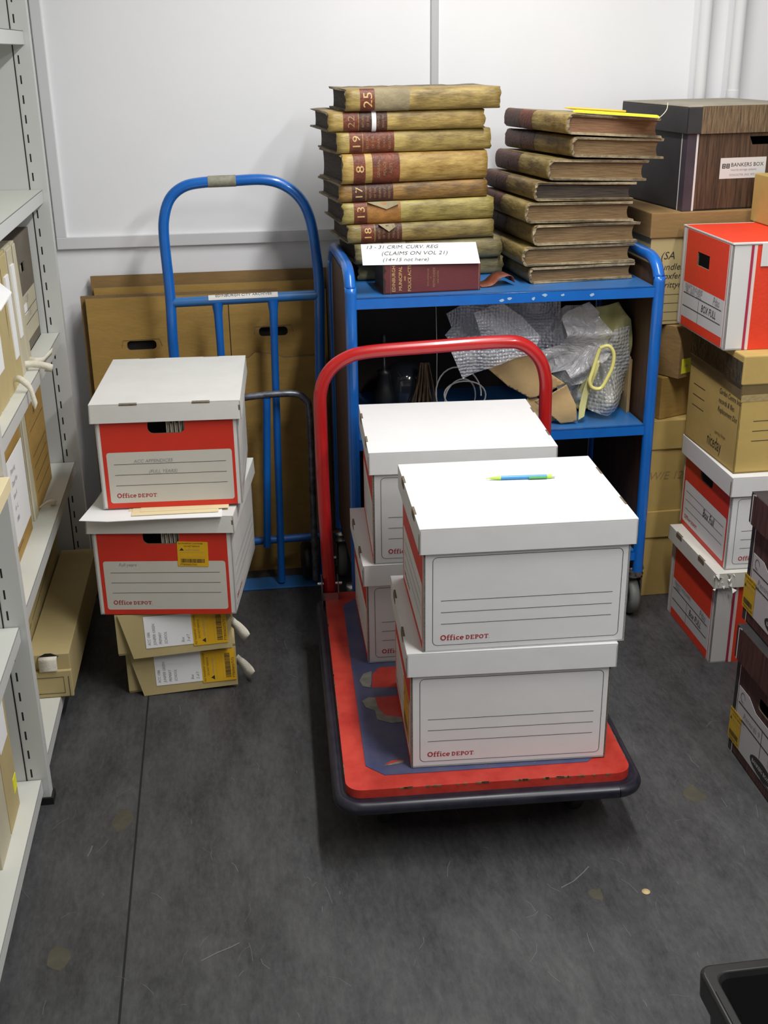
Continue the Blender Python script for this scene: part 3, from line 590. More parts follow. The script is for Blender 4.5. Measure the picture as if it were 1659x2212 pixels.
# ================================================================= books
def book(label, x, y, z, deg, Lb, D, T, spcol, bulge=.16, labels=(), pages=PAGESD, vol=None, cov=.006, seed=0, cap=True, extra=None, torn=None, cat='book', group=None, sq_board=BOARD, th=.0035, jit=1, roll=0):
    "lying book: local x along the spine, spine at -y, thickness z; x,y = near-left corner of the spine"
    rot = radians(deg); cx, cy = place(x, y, rot, Lb/2, D/2)
    t = thing('bound_volume', label, cat, (cx, cy, z), rot, group); t.rotation_euler = (radians(roll), 0, rot)
    rr = random.Random(seed); bg = T*bulge; n = 22; seg = 8
    def sp(u, s, off=0):   # s 0..1 bottom to top round the spine
        a = -pi/2+pi*s; k = .18
        zz = T*(.5+.5*sin(a)) ; yv = -D/2-(bg)*cos(a)**.7 if cos(a) > 1e-6 else -D/2
        return Vector((u-Lb/2, yv-off*cos(a), zz+off*sin(a)))
    b = MB(); ring = []
    prof_o = [(D/2, 0)] + [(-D/2+D*k/3, 0) for k in (2, 1)] ; 
    vs = []; K = 0
    for i in range(n+1):
        u = Lb*i/n; row = []
        jf = [rr.uniform(-.0025, .003)*jit for _ in range(4)]; ju = rr.uniform(-.003, .003) if i in (0, n) else 0
        row.append(Vector((u-Lb/2, D/2+jf[0], 0))); row.append(Vector((u-Lb/2, 0, 0)))
        for k in range(seg+1): row.append(sp(u, k/seg))
        row.append(Vector((u-Lb/2, 0, T+jf[3]*.15))); row.append(Vector((u-Lb/2, D/2+jf[1], T+jf[2]*.3)))
        # inner return
        row.append(Vector((u-Lb/2, D/2+jf[1]-.001, T-th))); row.append(Vector((u-Lb/2, 0, T-th)))
        for k in range(seg, -1, -1):
            q = sp(u, k/seg); c = Vector((q.x, -D/2+ (q.y+D/2)*.72+.002, T/2+(q.z-T/2)*(1-2*th/T))); row.append(c)
        row.append(Vector((u-Lb/2, 0, th))); row.append(Vector((u-Lb/2, D/2+jf[0]-.001, th)))
        if i in (0, n):
            for q in row: q.x += rr.uniform(-.0022, .0022)*jit
        K = len(row); vs += row
    fs = []; 
    F1 = []; F2 = []
    for i in range(n):
        for k in range(K):
            f = (i*K+k, i*K+(k+1) % K, (i+1)*K+(k+1) % K, (i+1)*K+k)
            (F1 if 1 <= k <= seg+2 else F2).append(f)
    o = len(b.v); b.add(vs, F1, spcol, True); M2 = b.mi(sq_board)
    for f in F2: b.f.append([o+i for i in f]); b.m.append(M2); b.sm.append(False)
    half = K//2
    for e, i in ((0, 0), (1, n)):
        for k in range(half-1):
            f = [o+i*K+k, o+i*K+k+1, o+i*K+K-2-k, o+i*K+K-1-k]
            b.f.append(f if e else f[::-1]); b.m.append(M2); b.sm.append(False)
    if torn: torn(b, sp)
    b.build('cover', t)
    # text block, swelled at the spine and hollow at the fore edge
    b = MB(); m = 10; ends = []
    for u in (cov, Lb-cov):
        ro = []
        for k in range(m+1):
            s_ = k/m; zz = th+(T-2*th)*s_; c = 4*(s_-.5)**2
            ro.append(((u-Lb/2), -D/2-bg*.45*(1-c), zz))
        for k in range(m, -1, -1):
            s_ = k/m; zz = th+(T-2*th)*s_; c = 4*(s_-.5)**2
            ro.append(((u-Lb/2), D/2-.008-T*.13*(1-c), zz))
        ends.append(ro)
    kk = len(ends[0]); b.add(ends[0]+ends[1], [(i, (i+1) % kk, kk+(i+1) % kk, kk+i) for i in range(kk)], pages, False)
    b.add(ends[0], [(i, i+1, kk-2-i, kk-1-i)[::-1] for i in range(m)], pages); b.add(ends[1], [(i, i+1, kk-2-i, kk-1-i) for i in range(m)], pages)
    b.build('text_block', t)
    for nm, u0, u1, lm, s0, s1, txts in labels:
        b = MB(); g = 10; nu = 4
        vs = [sp(u0+(u1-u0)*i/nu, s0+(s1-s0)*k/g, .0018 if nm == 'white_slip' else .0007) for i in range(nu+1) for k in range(g+1)]
        b.add(vs, [(i*(g+1)+k, i*(g+1)+k+1, (i+1)*(g+1)+k+1, (i+1)*(g+1)+k) for i in range(nu) for k in range(g)], lm, True)
        for tx, uu, sz, tm, sx in txts:   # text reads up the spine thickness, its top towards the head (left)
            vsx, fsx, wdx = glyphs(tx); h0 = .5-wdx*sz*sx/T/2*.8
            b.add([sp(u0+uu-yv*sz, min(.97, max(.03, h0+xv*sz*sx/T*.8)), .0012) for xv, yv in vsx], fsx, tm)
        b.build(nm, t)
    return t
gl = GILT
def volume_label(u0, u1, num, m=LREDL, sz=.03, tm=GILT): return ('volume_label', u0, u1, m, .02, .98, [(num, (u1-u0)/2+sz*.36, sz, tm, 1.0)])
def title_label(u0, u1, m=LDARK, tm=GILTD, lines=('RETURN', 'OF THE', 'GENERAL', 'POLICE', 'REGISTER')):
    k = (u1-u0)/(len(lines)+.6)
    return ('title_label', u0, u1, m, .02, .98, [(w_, k*(i+.95), k*.62, tm, .75) for i, w_ in enumerate(lines)])
V1 = vellum(1, (.42, .30, .09), (.21, .14, .04)); V2 = vellum(2, (.48, .34, .10), (.27, .17, .045)); V3 = vellum(3, (.48, .36, .11), (.27, .18, .05)); V4 = vellum(4, (.54, .37, .11), (.35, .20, .045))
V5 = vellum(5, (.34, .19, .05), (.15, .085, .03)); V6 = vellum(6, (.44, .36, .11), (.25, .19, .05)); V7 = vellum(7, (.34, .26, .085), (.17, .12, .035)); V8 = vellum(8, (.30, .25, .11), (.16, .13, .06))
YL = 3.165
def torn_flap(u0, u1):
    def f(b, sp):
        a = [sp(u0+(u1-u0)*k/5, .90, .0015) for k in range(6)]; c = []
        for k in range(6):
            q = sp(u0+(u1-u0)*k/5, .90, .004); c.append(q+Vector((0, -.012, -.002-.020*(1-abs(k-3)/3.2))))
        b.add(a+c, [(k, k+1, 7+k, 6+k) for k in range(5)], SPGREY)
    return f
L9 = [
 ('lowest vellum volume of the left pile, mostly hidden behind the dark red book', .362, .411, 1.001, .049, V8, [], None),
 ('vellum volume just above the lowest of the left pile, partly covered by the white note', .350, .412, 1.051, .057, V8, [volume_label(.035, .075, '16', SPGREY), ('title_label', .078, .142, SPGREY, .02, .98, [])], None),
 ('vellum volume with orange-red label, third from the bottom of the left pile', .331, .407, 1.109, .049, V7, [volume_label(.036, .072, '18', LORG if 0 else LREDL, .028), title_label(.076, .150)], None),
 ('vellum volume with bared orange leather patch beside its red 13 label', .317, .417, 1.159, .058, V6, [volume_label(.032, .068, '13', LREDL), ('bared_patch', .069, .162, LORG, .02, .92, [])], (.07, .155)),
 ('brownish volume numbered 17 with dark title label, right under the thick one', .309, .410, 1.218, .046, V5, [volume_label(.036, .072, '17', LDARK, .028, GILT), title_label(.076, .150, LDARK)], None),
 ('thickest vellum volume of the left pile, numbered 8', .318, .401, 1.265, .077, V4, [volume_label(.030, .062, '8', LREDL, .032), ('title_label', .082, .158, LREDL, .03, .97, [('GENERAL', .02, .011, GILTD, .8), ('POLICE', .037, .011, GILTD, .8), ('ACTS', .054, .011, GILTD, .8)])], None),
 ('vellum volume numbered 19 with red title label, third from the top of the left pile', .308, .419, 1.343, .055, V3, [volume_label(.033, .068, '19', LREDL, .03), title_label(.070, .155, LREDL)], None),
 ('vellum volume second from the top of the left pile, white slip across its label', .284, .420, 1.399, .049, V2, [volume_label(.042, .082, '22', LREDL, .026, GILTD), title_label(.084, .160, LDARK), ('white_slip', .118, .130, PAPER, .03, .97, [])], None),
 ('topmost vellum volume of the left pile, numbered 25', .333, .410, 1.449, .055, V1, [volume_label(.038, .076, '25', LREDL, .034), ('scuffed_label', .077, .170, SPGREY, .03, .97, [])], None)]
for i, (lab, xx, ll, zz, tt, vm, lbs, fl) in enumerate(L9):
    tf = torn_flap(*fl) if fl else (torn_flap(.085, .13) if i == 2 else None)
    book(lab, xx, YL-(.0 if i else -.03)-(.004*(i % 3)), zz, (5, 7, 6, 6, 7, 9, 7, 5, 4.5)[i], ll*1.022, .255-(.004*(i % 3)), tt, vm, .27, lbs, PAGESD, seed=i*3+1, torn=tf, cov=.011, jit=1.7, th=.0045, group='vellum volumes in the left pile')
b = MB(); b.poly([(-.01, 0, 0), (.012, -.012, .001), (.01, .012, .0)], REDP); b.poly([(-.01, 0, -.001), (.012, -.012, 0), (.01, .012, -.001)], REDP)
# dark red book on the trolley edge
rb = thing('bound_volume', 'dark red cloth book lettered Edinburgh Municipal and Police Acts at the trolley edge', 'book', (.532, 3.068, 1.001), radians(2.5))
b = MB(); Lr, Dr, Tr = .262, .15, .078
b.box(-Lr/2, Lr/2, -Dr/2, -Dr/2+.003, 0, Tr, ROSE); b.box(-Lr/2, Lr/2, -Dr/2, Dr/2, 0, .003, ROSE); b.box(-Lr/2, Lr/2, -Dr/2, Dr/2, Tr-.003, Tr, ROSE)
T = FR((-Lr/2, -Dr/2, 0), (1, 0, 0), (0, 0, 1), (0, -1, 0))
for tx, u, sz in (('EDINBURGH', .032, .0125), ('MUNICIPAL', .050, .0125), ('AND', .060, .006), ('POLICE ACTS', .074, .0118)): b.text(tx, u, Tr/2, sz, .0006, GILT, T, pi/2, .98, 0, 'CENTER')
for tx, u, sz in (('WITH APPENDICES', .122, .0055), ('BY', .129, .004), ('WITH INDEX', .139, .009), ('AND NOTES', .149, .006)): b.text(tx, u, Tr/2, sz, .0006, GILTD, T, pi/2, 1, 0, 'CENTER')
r5 = random.Random(3)
b.poly([(0, 0, .0007)]+[(.003+r5.uniform(0, .006), Tr*k/9, .0007) for k in range(10)]+[(0, Tr, .0007)], ROSED, T)
b.line([(Lr-.004, 0), (Lr-.004, Tr)], .0012, .0006, GILTD, T); b.line([(.02, .0), (.02, Tr)], .0006, .0006, GILTD, T)
b.build('cover', rb, bevel=.001)
b = MB(); b.box(-Lr/2+.004, Lr/2-.004, -Dr/2+.003, Dr/2-.004, .003, Tr-.003, PAGESD); b.build('text_block', rb)
# curled leather scrap
b = MB(); b.ribbon(smooth([(0, 0, .001), (.03, 0, .004), (.055, 0, .022), (.085, 0, .026), (.095, 0, .008)]), (0, .07, 0), .0015, LREDL)
o = tag(b.build('leather_scrap', loc=(.672, 3.06, 1.001), rot=radians(8)), 'curled dark leather scrap lying right of the dark red book', 'leather')
# white note
nt_ = MB(); nt_.add([(0, 0, 0), (.305, 0, -.002), (.316, -.075, -.032), (.004, -.078, -.028)], [(0, 3, 2, 1)], PAPER)
nt_ = MB(); T = FR((.351, 2.985, 1.079), (.9993, .012, -.012), (.004, .50, .866), (.0, -.866, .5))
nt_.plate([(.0, 0), (.312, -.003), (.305, .056), (-.001, .057)], [], 0, .0008, PAPER, T)
for tx, u, v, sz in (('13 - 31 CRIM. CURV. REG', .01, .044, .013), ('(CLAIMS ON VOL 21)', .05, .026, .014), ('(14+15 not here)', .052, .009, .013)):
    nt_.text(tx, u, v, sz, .0015, INK, T, -.01, 1.35, .25)
tag(nt_.build('paper_note'), 'white paper note with three handwritten lines propped on the dark red book', 'note')

VR = [vellum(11, (.44, .32, .09), (.22, .13, .04)), vellum(12, (.28, .19, .06), (.12, .075, .03)), vellum(13, (.30, .22, .07), (.14, .095, .035)), vellum(14, (.24, .165, .055), (.10, .065, .03))]
R8 = [
 ('lowest volume of the right pile, worn page ends, resting on the blue trolley', .826, 1.001, .044, 3, 4.0, .292, PAGES),
 ('volume second from the bottom of the right pile with a red slip at its spine', .808, 1.047, .052, 2, 4.0, .305, PAGES),
 ('volume third from the bottom of the right pile, with pale rounded spine end', .834, 1.101, .055, 3, 5.0, .29, PAGES),
 ('volume fourth from the bottom of the right pile, with thick ragged upper board', .812, 1.159, .054, 2, 4.5, .292, PAGES),
 ('dark brown-paged volume fourth from the top of the right pile', .832, 1.215, .049, 3, 6, .275, PAGESD),
 ('volume third from the top of the right pile with loose thread hanging below', .868, 1.266, .054, 2, 7.5, .275, PAGES),
 ('volume second from the top of the right pile with crumpled spine end', .928, 1.322, .052, 1, 12, .262, PAGES),
 ('topmost volume of the right pile with reddish page ends', .912, 1.3775, .051, 0, 10.5, .268, PAGESR)]
for i, (lab, xs, zz, tt, vi, dg, dd, pg) in enumerate(R8):
    ll = (.40, .415, .41, .40, .41, .395, .405, .40)[i]
    # spine faces left: rotate -90, near tail end at y 3.05
    yn = 3.05
    lbs = [('head_label', .003, .105, LDARK, .0, 1, []), ('title_label', .108, .185, LDARK if i < 7 else LREDL, .0, 1, [])]
    # near-left corner for the rotated book = far end of the spine
    a = radians(-90+dg); fx, fy = xs-ll*cos(a), yn-ll*sin(a)
    book(lab, fx, fy, zz, -90+dg, ll, dd, tt-.001, VR[vi], .30, lbs, pg, seed=50+i, cov=.010, th=.0062, jit=1.7, roll=(0, -.3, -.8, -1.3, -1.9, -2.5, -3.2, -4)[i], sq_board=BOARDR, group='worn volumes in the right pile')
b = MB(); b.tube(smooth([(0, 0, 0), (.012, -.004, .012), (.022, 0, .024), (.024, .002, .04)]), .0012, TAPEC, 6); tag(b.build('loose_thread', loc=(1.150, 3.06, 1.420)), 'pale frayed thread curling up at the right end of the right pile', 'thread')
b = MB(); b.plate([(0, 0), (.215, -.06), (.235, .03), (.03, .09)], [], 0, .004, YNOTE, Matrix.Translation((0, 0, 0))); tag(b.build('yellow_pad', loc=(.93, 3.10, 1.439), rot=radians(-4)), 'bright yellow paper pad lying on top of the right pile of volumes', 'paper').rotation_euler = (0, radians(4), radians(-4))
b = MB(); b.tube([(0, 0, 0), (.02, -.003, 0), (.17, -.02, 0)], [.0006, .0038, .0038], mat('yellow_pencil', (.80, .50, .02), .4), 6); tag(b.build('yellow_pencil', loc=(.95, 3.26, 1.443), rot=radians(-6)), 'yellow pencil lying behind the yellow pad on the right pile', 'pencil').rotation_euler = (0, radians(4), radians(-6))

# ================================================================= red platform truck
pt = thing('platform_truck', 'red and blue platform truck with red tubular push handle, loaded with white boxes', 'platform truck', (.50, 2.45, 0), radians(-2.4))
def PB(): b = MB(); b.T = Matrix.Translation((-.303, -.485, 0)); return b
W_, D_ = .606, .940
b = PB(); I = Matrix()
b.plate(rrect(-.012, W_+.012, -.014, D_+.014, .045, 8), [rrect(.003, W_-.003, .003, D_-.003, .03, 8)], .130, .158, BUMP, I, sm=True)
pr = rrect(-.012, W_+.012, -.014, D_+.014, .045, 8); b.tube([(u, v, .144) for u, v in pr+pr[:1]], .015, BUMP, 12, caps=False); b.build('bumper', pt)
b = PB(); b.plate(rrect(0, W_, 0, D_, .035, 8), [], .135, .178, REDT if 0 else DECKR, I)
r6 = random.Random(5)
for k in range(60):
    side = r6.choice('fflr'); q = r6.uniform(.03, .95); l = r6.uniform(.004, .02); wd = r6.uniform(.0008, .0025)
    if side == 'f': b.rect(q*W_, q*W_+l, -.0005, wd, .1785, WEAR, I); b.box(q*W_, q*W_+l, -.0006, 0, .1745, .1785, WEAR)
    elif side == 'l': b.rect(-.0005, wd, q*D_, q*D_+l, .1785, WEAR, I)
    else: b.rect(W_-wd, W_+.0005, q*D_, q*D_+l, .1785, WEAR, I)
b.build('deck', pt, bevel=.004)
b = PB(); i0 = .047; c = .038
b.plate([(i0+c, i0), (W_-i0-c, i0), (W_-i0, i0+c), (W_-i0, D_-i0-c), (W_-i0-c, D_-i0), (i0+c, D_-i0), (i0, D_-i0-c), (i0, i0+c)], [], .178, .1795, DECKB, I)
tr = [[(.088, .405), (.095, .47), (.115, .50), (.20, .50), (.20, .40)], [(.095, .27), (.088, .36), (.20, .365), (.20, .25), (.13, .255)], [(.088, .085), (.105, .098), (.13, .098), (.132, .09), (.11, .088)]]
for L in tr: b.plate(L, [], .1795, .1798, DECKR, I)
r7 = random.Random(8)
for L in ([(.068, .41), (.062, .44), (.075, .475), (.092, .485), (.090, .44), (.085, .405)], [(.060, .345), (.078, .362), (.094, .36), (.095, .31), (.108, .28), (.15, .262), (.20, .262), (.20, .25), (.12, .243), (.088, .262), (.085, .30), (.068, .32)], [(.083, .08), (.13, .093), (.131, .086), (.10, .082)]):
    b.plate([(u+r7.uniform(-.002, .002), v+r7.uniform(-.003, .003)) for u, v in L], [], .1799, .1806, GREYP, I)
for k in range(10):
    u, v = r7.uniform(.1, .5), r7.uniform(.052, .09); b.rect(u, u+r7.uniform(.002, .006), v, v+.0015, .1799, GREYP, I)
b.build('deck_inlay', pt)
for x, y in ((.09, .14), (W_-.09, .14), (.09, D_-.14), (W_-.09, D_-.14)):
    b = PB(); b.box(x-.04, x+.04, y-.05, y+.05, .128, .135, CHROME); b.box(x-.026, x-.022, y-.02, y+.03, .04, .13, CHROME); b.box(x+.022, x+.026, y-.02, y+.03, .04, .13, CHROME)
    cs = b.build('caster', pt)
    b = PB(); b.T = b.T @ FR((x, y, .05), (0, 1, 0), (0, 0, 1), (1, 0, 0)); b.lathe([(0, -.017), (.03, -.017), (.045, -.016), (.05, -.008), (.05, .008), (.045, .016), (.03, .017), (0, .017)], BLACK, 28); b.build('wheel', cs)
b = PB(); h0, h1, hz, yb = .005, .608, .872, .922
hp = [(h0+.012, yb, .135), (h0+.002, yb, .45), (h0, yb, .70), (h0+.004, yb, .775), (h0+.027, yb, .825), (h0+.07, yb, .857), (h0+.13, yb, .872), (.303, yb, .880), (h1-.13, yb, .886), (h1-.07, yb, .879), (h1-.025, yb, .842), (h1-.004, yb, .79), (h1, yb, .71), (h1, yb, .45), (h1-.012, yb, .135)]
b.tube(smooth(hp, 6), .0175, REDT, 22); b.build('push_handle', pt)
for x in (h0+.010, h1-.010):
    b = PB()
    b.box(x-.024, x-.021, yb-.03, yb+.02, .13, .235, CHROME); b.box(x+.021, x+.024, yb-.03, yb+.02, .13, .235, CHROME); b.box(x-.024, x+.024, yb-.03, yb-.027, .178, .20, CHROME)
    b.tube([(x-.034, yb, .215), (x+.034, yb, .215)], .005, CHROME, 10)
    b.build('handle_bracket', pt)

# ================================================================= archive boxes on the platform truck
A2 = archive_box('white archive box at the front of the platform truck, beneath the one with the pencil', .322, 2.036, .181, -3.2, .419, .358, .280,
    end_extra=lambda mb, F, hv: (sticker(mb, F['left'], .215, .03, .10, .115, .0008)))
A1 = archive_box('white archive box with a pencil on its lid, top of the front stack', .347, 2.028, .462, -2.2, .417, .360, .275)
B2 = archive_box('white archive box at the bottom of the rear stack on the truck, half hidden', .288, 2.497, .181, -1.5, .42, .36, .270)
B1 = archive_box('white archive box on top of the rear stack, nearest the red handle', .306, 2.492, .452, -3.4, .424, .372, .286)
pc = thing('mechanical_pencil', 'blue and lime green mechanical pencil lying on the front box lid', 'pencil', (.60, 2.257, .7418), radians(-4.5))
b = MB(); b.tube([(-.045, 0, 0), (.055, 0, 0)], .0042, PEN_B, 14); b.build('barrel', pc)
b = MB(); b.tube([(-.078, 0, -.001), (-.068, 0, 0), (-.066, 0, 0), (-.045, 0, 0)], [.0006, .0012, .0022, .0044], PEN_G, 14); b.build('tip', pc)
b = MB(); b.tube([(.055, 0, 0), (.066, 0, 0)], .0044, PEN_G, 14); b.tube([(.066, 0, 0), (.073, 0, 0)], .0028, BLKWHT, 12); b.build('eraser_cap', pc)
b = MB(); b.box(.015, .055, -.0068, -.0045, -.002, .002, PEN_D); b.build('clip', pc, bevel=.0006)

# ================================================================= left stack
def doc_box(label, x, y, z, deg, wd, dp, h, code, shift=0):
    rot = radians(deg); cx, cy = place(x, y, rot, wd/2, dp/2)
    t = thing('document_box', label, 'box', (cx, cy, z), rot, 'document boxes under the left stack')
    b = MB(); b.box(-wd/2, wd/2, -dp/2+.012, dp/2, 0, h-.002, BUFF); b.build('body', t, bevel=.001)
    T = FR((-wd/2, -dp/2, 0), (1, 0, 0), (0, 0, 1), (0, -1, 0))
    b = MB(); b.plate([(0, .008), (wd*.6, .008), (wd*.6, h-.004), (0, h-.002)], [], -.010, -.007, BUFF, T)
    # drop flap: slanted left edge, hinged at the top, its foot standing off
    q = [(.008, h-.001, 0), (wd, h-.006, .0006), (wd, .010, .013), (.040, .001, .014)]
    b.add(q+[(a, c, d-.003) for a, c, d in q], [(0, 3, 2, 1), (4, 5, 6, 7), (0, 1, 5, 4), (1, 2, 6, 5), (2, 3, 7, 6), (3, 0, 4, 7)], BUFF, T=T)
    fl = b.build('front_flap', t)
    b = MB(); T2 = T @ Matrix.Translation((0, 0, .0148)) @ Matrix.Rotation(-math.atan(.014/h), 4, 'X') @ Matrix.Rotation(radians(1.2), 4, 'Z')
    b.plate([(.075, .026), (.200, .026), (.200, h-.012), (.075, h-.010)], [], 0, .0008, PAPER, T2)
    for k, tx in enumerate(('ACC 1086', 'JUNIPER GREEN', 'PRIMARY', 'SCHOOL', '', '', 'Box', code[-1]+' of 7')):
        if tx: b.text(tx, .088+k*.0145, .034, .0105, .0014, PENC, T2, pi/2, .8, .2)
    b.build('paper_label', t)
    b = MB(); sticker(b, T2, .288, .020, h-.034, .090, .001, pi/2, code); b.build('transport_sticker', t)['label'] = 'orange-yellow barcode sticker'
    pull_ribbon(t, smooth([(wd/2-.001, -dp/2+.015, h*.62), (wd/2+.014, -dp/2+.006, h*.50), (wd/2+.030, -dp/2+.001, h*.30), (wd/2+.040, -dp/2+.006, h*.20), (wd/2+.034, -dp/2+.022, h*.26), (wd/2+.015, -dp/2+.03, h*.42), (wd/2-.001, -dp/2+.032, h*.5)]), (.014, -.004, .020))
    return t
doc_box('buff document box lying on the floor at the bottom of the left stack', -.330, 2.745, 0, 1.5, .290, .39, .124, 'FTB006027572')
doc_box('buff document box lying on another, just under the red and white boxes', -.345, 2.725, .125, 1.5, .298, .39, .124, 'FTB006027573')
GRP[0] = 'red-ended archive boxes in the left stack'
def c2x(mb, F, hv):
    T = F['left']; sticker(mb, T, .212, hv*.60, .078, .068, .001, radians(-1.5), 'FTB006027561'); scribble(mb, T, 'Full years', .06, hv*.6, .012, PENC)
C2 = archive_box('red and white archive box with an orange transport sticker, second in the left stack', -.379, 2.738, .250, -8.5, .42, .352, .277, True, hl=.046, flare=.002, label_m=LABEL if 0 else LABEL, body=WHITE2, end_extra=c2x, files=True)
def c1x(mb, F, hv):
    T = F['left']; scribble(mb, T, 'ACC APPENDICES', .085, hv*.535, .012, PENC); scribble(mb, T, '(FULL YEARS)', .12, hv*.41, .012, PENC)
C1 = archive_box('red and white archive box topmost of the left stack, its hand hole showing files', -.344, 2.757, .5345, -3.3, .425, .348, .275, True, hl=.048, flare=.002, label_m=LABEL, body=WHITE2, end_extra=c1x, files=True)
b = MB(); pts = [(-.40, 2.70), (-.33, 2.682), (-.2, 2.678), (-.1, 2.671), (-.05, 2.668), (-.045, 3.0), (-.33, 3.02)]
b.plate([(x+.2, y-2.8) for x, y in pts], [], 0, .0015, PAPER)
tag(b.build('paper_sheet', loc=(-.2, 2.8, .5285)), 'white sheet sandwiched between the two red and white boxes of the left stack', 'paper')
b = MB()
for k, (a, c, y, m_) in enumerate(((-.28, -.03, 2.735, CREAMP), (-.27, -.055, 2.70, CREAMP), (-.25, -.03, 2.72, BUFF))): b.box(a+.15, c+.15, y-2.8, 2.95-2.8, .0001+k*.0013, .0012+k*.0013, CREAMP)
tag(b.build('manila_folders', loc=(-.15, 2.8, .5302), rot=radians(-2)), 'thin cream folders under the topmost red and white box of the left stack', 'folder')

# ================================================================= right-hand stacks
def red_front(mb, F, L, S, h, top_white=.0):
    for n in ('left', 'right'):
        T = F[n]
        mb.plate([(.014, 0), (S-.022, 0), (S-.022, h), (.014, h)], [], 0, .0004, REDK, T) if 0 else None
    return
def red_box(label, x, y, z, deg, L, S, h, lid=False, hole_v=.74, scr=('DEARTS ENQUIRIES', '98 - JAN - DEC', 'BOX FULL')):
    rot = radians(deg); cx, cy = place(x, y, rot, L/2, S/2); t = thing('archive_box', label, 'box', (cx, cy, z), rot)
    F = faces(L, S); mb = MB(); hc = (S*.46, h*hole_v)
    hole = [(hc[0]-.042, hc[1]-.018), (hc[0]+.042, hc[1]-.018), (hc[0]+.042, hc[1]+.018), (hc[0]-.042, hc[1]+.018)]
    shell(mb, L, S, h-.001, F, dict(all=BLKWHT), holes=dict(left=[hole], right=[hole])); lb0, lb1 = h*.105, h*.46
    for n in ('left', 'right'):
        T = F[n]
        mb.plate([(.030, lb1), (S-.022, lb1), (S-.022, h-.003), (.030, h-.003)], [hole], 0, .0005, REDK, T)
        mb.plate([(.030, .003), (S-.022, .003), (S-.022, lb0), (.030, lb0)], [], 0, .0005, REDK, T)
        mb.plate([(.030, lb0), (S-.022, lb0), (S-.022, lb1), (.030, lb1)], [], 0, .0005, mat('label_white', (.60, .59, .58), .7), T)
        mb.line([(.024, 0), (.024, h)], .0014, .0007, LOGO, T); mb.line([(S-.015, 0), (S-.015, h)], .0016, .0007, LOGO, T)
        for v in (.70, .32): mb.line([(.036, lb0+(lb1-lb0)*v), (S-.035, lb0+(lb1-lb0)*v)], .002, .001, INK, T)
        mb.line([(S*.44, lb0), (S*.44, lb0+(lb1-lb0)*.66)], .0015, .001, INK, T)
        if n == 'left':
            hgt = lb1-lb0
            scribble(mb, T, scr[0], .045, lb0+hgt*.86, .017, PENC, off=.0012, sx=.85); scribble(mb, T, scr[1], .05, lb0+hgt*.73, .018, PENC, off=.0012)
            scribble(mb, T, 'Pdas', S*.72, lb0+hgt*.76, .03, PENC, off=.0012, sx=.8)
            scribble(mb, T, scr[2], S*.50, lb0+hgt*.40, .028, INK, off=.0012, sx=.8)
    for n in ('front', 'back'):
        T = F[n]
        mb.plate([(.062, 0), (L-.062, 0), (L-.062, h-.002), (.062, h-.002)], [], 0, .0005, REDK, T)
        mb.line([(.0515, 0), (.0515, h-.002)], .007, .0007, mat('crimson_print', (.40, .02, .06), .6), T); mb.line([(.060, 0), (.060, h-.002)], .007, .0008, mat('pink_white_print', (.80, .62, .58), .6), T)
    mb.build('body', t, bevel=.002)
    if not lid:
        lb = MB(); lb.box(-L/2-.001, L/2+.001, -S/2-.003, S/2+.003, h, h+.004, BLKWHT); lb.box(-L/2+.001, L/2, -S/2+.010, S/2-.010, h+.004, h+.0048, REDK)
        lb.box(-L/2+.074, L/2-.02, -S/2-.0045, -S/2-.003, h-.055, h+.003, BLKWHT); lb.build('lid_flap', t, bevel=.0015)
    return t, F
# E bottom, D, F, G from the floor up
tE, FE = red_box('red striped archive box under a torn white lid, on the floor by the shelf trolley', 1.262, 2.663, 0, -.8, .42, .332, .274, lid=True, scr=('DEARTS ENQUIRIES', '2004', 'Box FULL'), hole_v=.935)
make_lid(tE, .42, .332, .279, .043, .010, mat('creamy_lid', (.66, .64, .57), .7, .08, 8), slots=(.3, .78), flare=.002)
b = MB(); r8 = random.Random(2)   # crumpled torn corner
for k in range(16):
    a = Vector((-.222+r8.uniform(-.006, .05), -.178+r8.uniform(-.006, .004), .279-r8.uniform(.0, .045)))
    b.poly([a, a+Vector((r8.uniform(.004, .016), r8.uniform(-.006, .004), r8.uniform(-.012, .006))), a+Vector((r8.uniform(-.004, .012), r8.uniform(-.01, 0), r8.uniform(-.014, 0)))], r8.choice((WHITE2, CORR, WHITE2)))
b.build('torn_corner', tE)
GRP[0] = None
def dx(mb, F, hv):
    T = F['left']; scribble(mb, T, 'Box Full', .17, hv*.40, .034, INK, off=.0012, sx=.75)
D = archive_box('red and white archive box marked Box Full, under the taped brown carton', 1.284, 2.674, .281, -1.7, .42, .353, .268, end_extra=dx, lid_m=mat('grey_white_lid', (.74, .73, .72), .7, .03, 8), slots=())
# F: taped brown carton
t = thing('taped_carton', 'brown carton printed niceday and sealed with brown tape, under the bright red box', 'box', (*place(1.288, 2.692, radians(.2), .21, .168), .550), radians(.2))
L, S, h = .42, .336, .318; F = faces(L, S); mb = MB(); shell(mb, L, S, .24, F, dict(all=KRAFT2)); mb.box(-L/2, L/2, -S/2, S/2, .236, .24, KRAFT2)
T = F['left']
for v in (.185, .155, .125): mb.line([(.035, v-.02), (.115, v-.02)], .0016, .0006, INK, T)
mb.text('niceday', .155, .027, .050, .0006, INK, T, 0, .62); mb.line([(.16+.0, .062), (.16, .062)], .001, .0006, INK, T)
mb.text('service from', .20, .070, .016, .0006, mat('brown_ink', (.16, .10, .04), .7), T, 0, .85)
for k, tx in enumerate(('Garden Centre box', 'records & files', 'Replacement Dist')): scribble(mb, T, tx, .205, .185-k*.025, .021, INK, off=.0008, sx=.8)
T = F['front']
for v in (.142, .115, .088): mb.line([(.04, v), (.30, v+.002)], .0018, .0006, INK, T)
mb.build('body', t, bevel=.003)
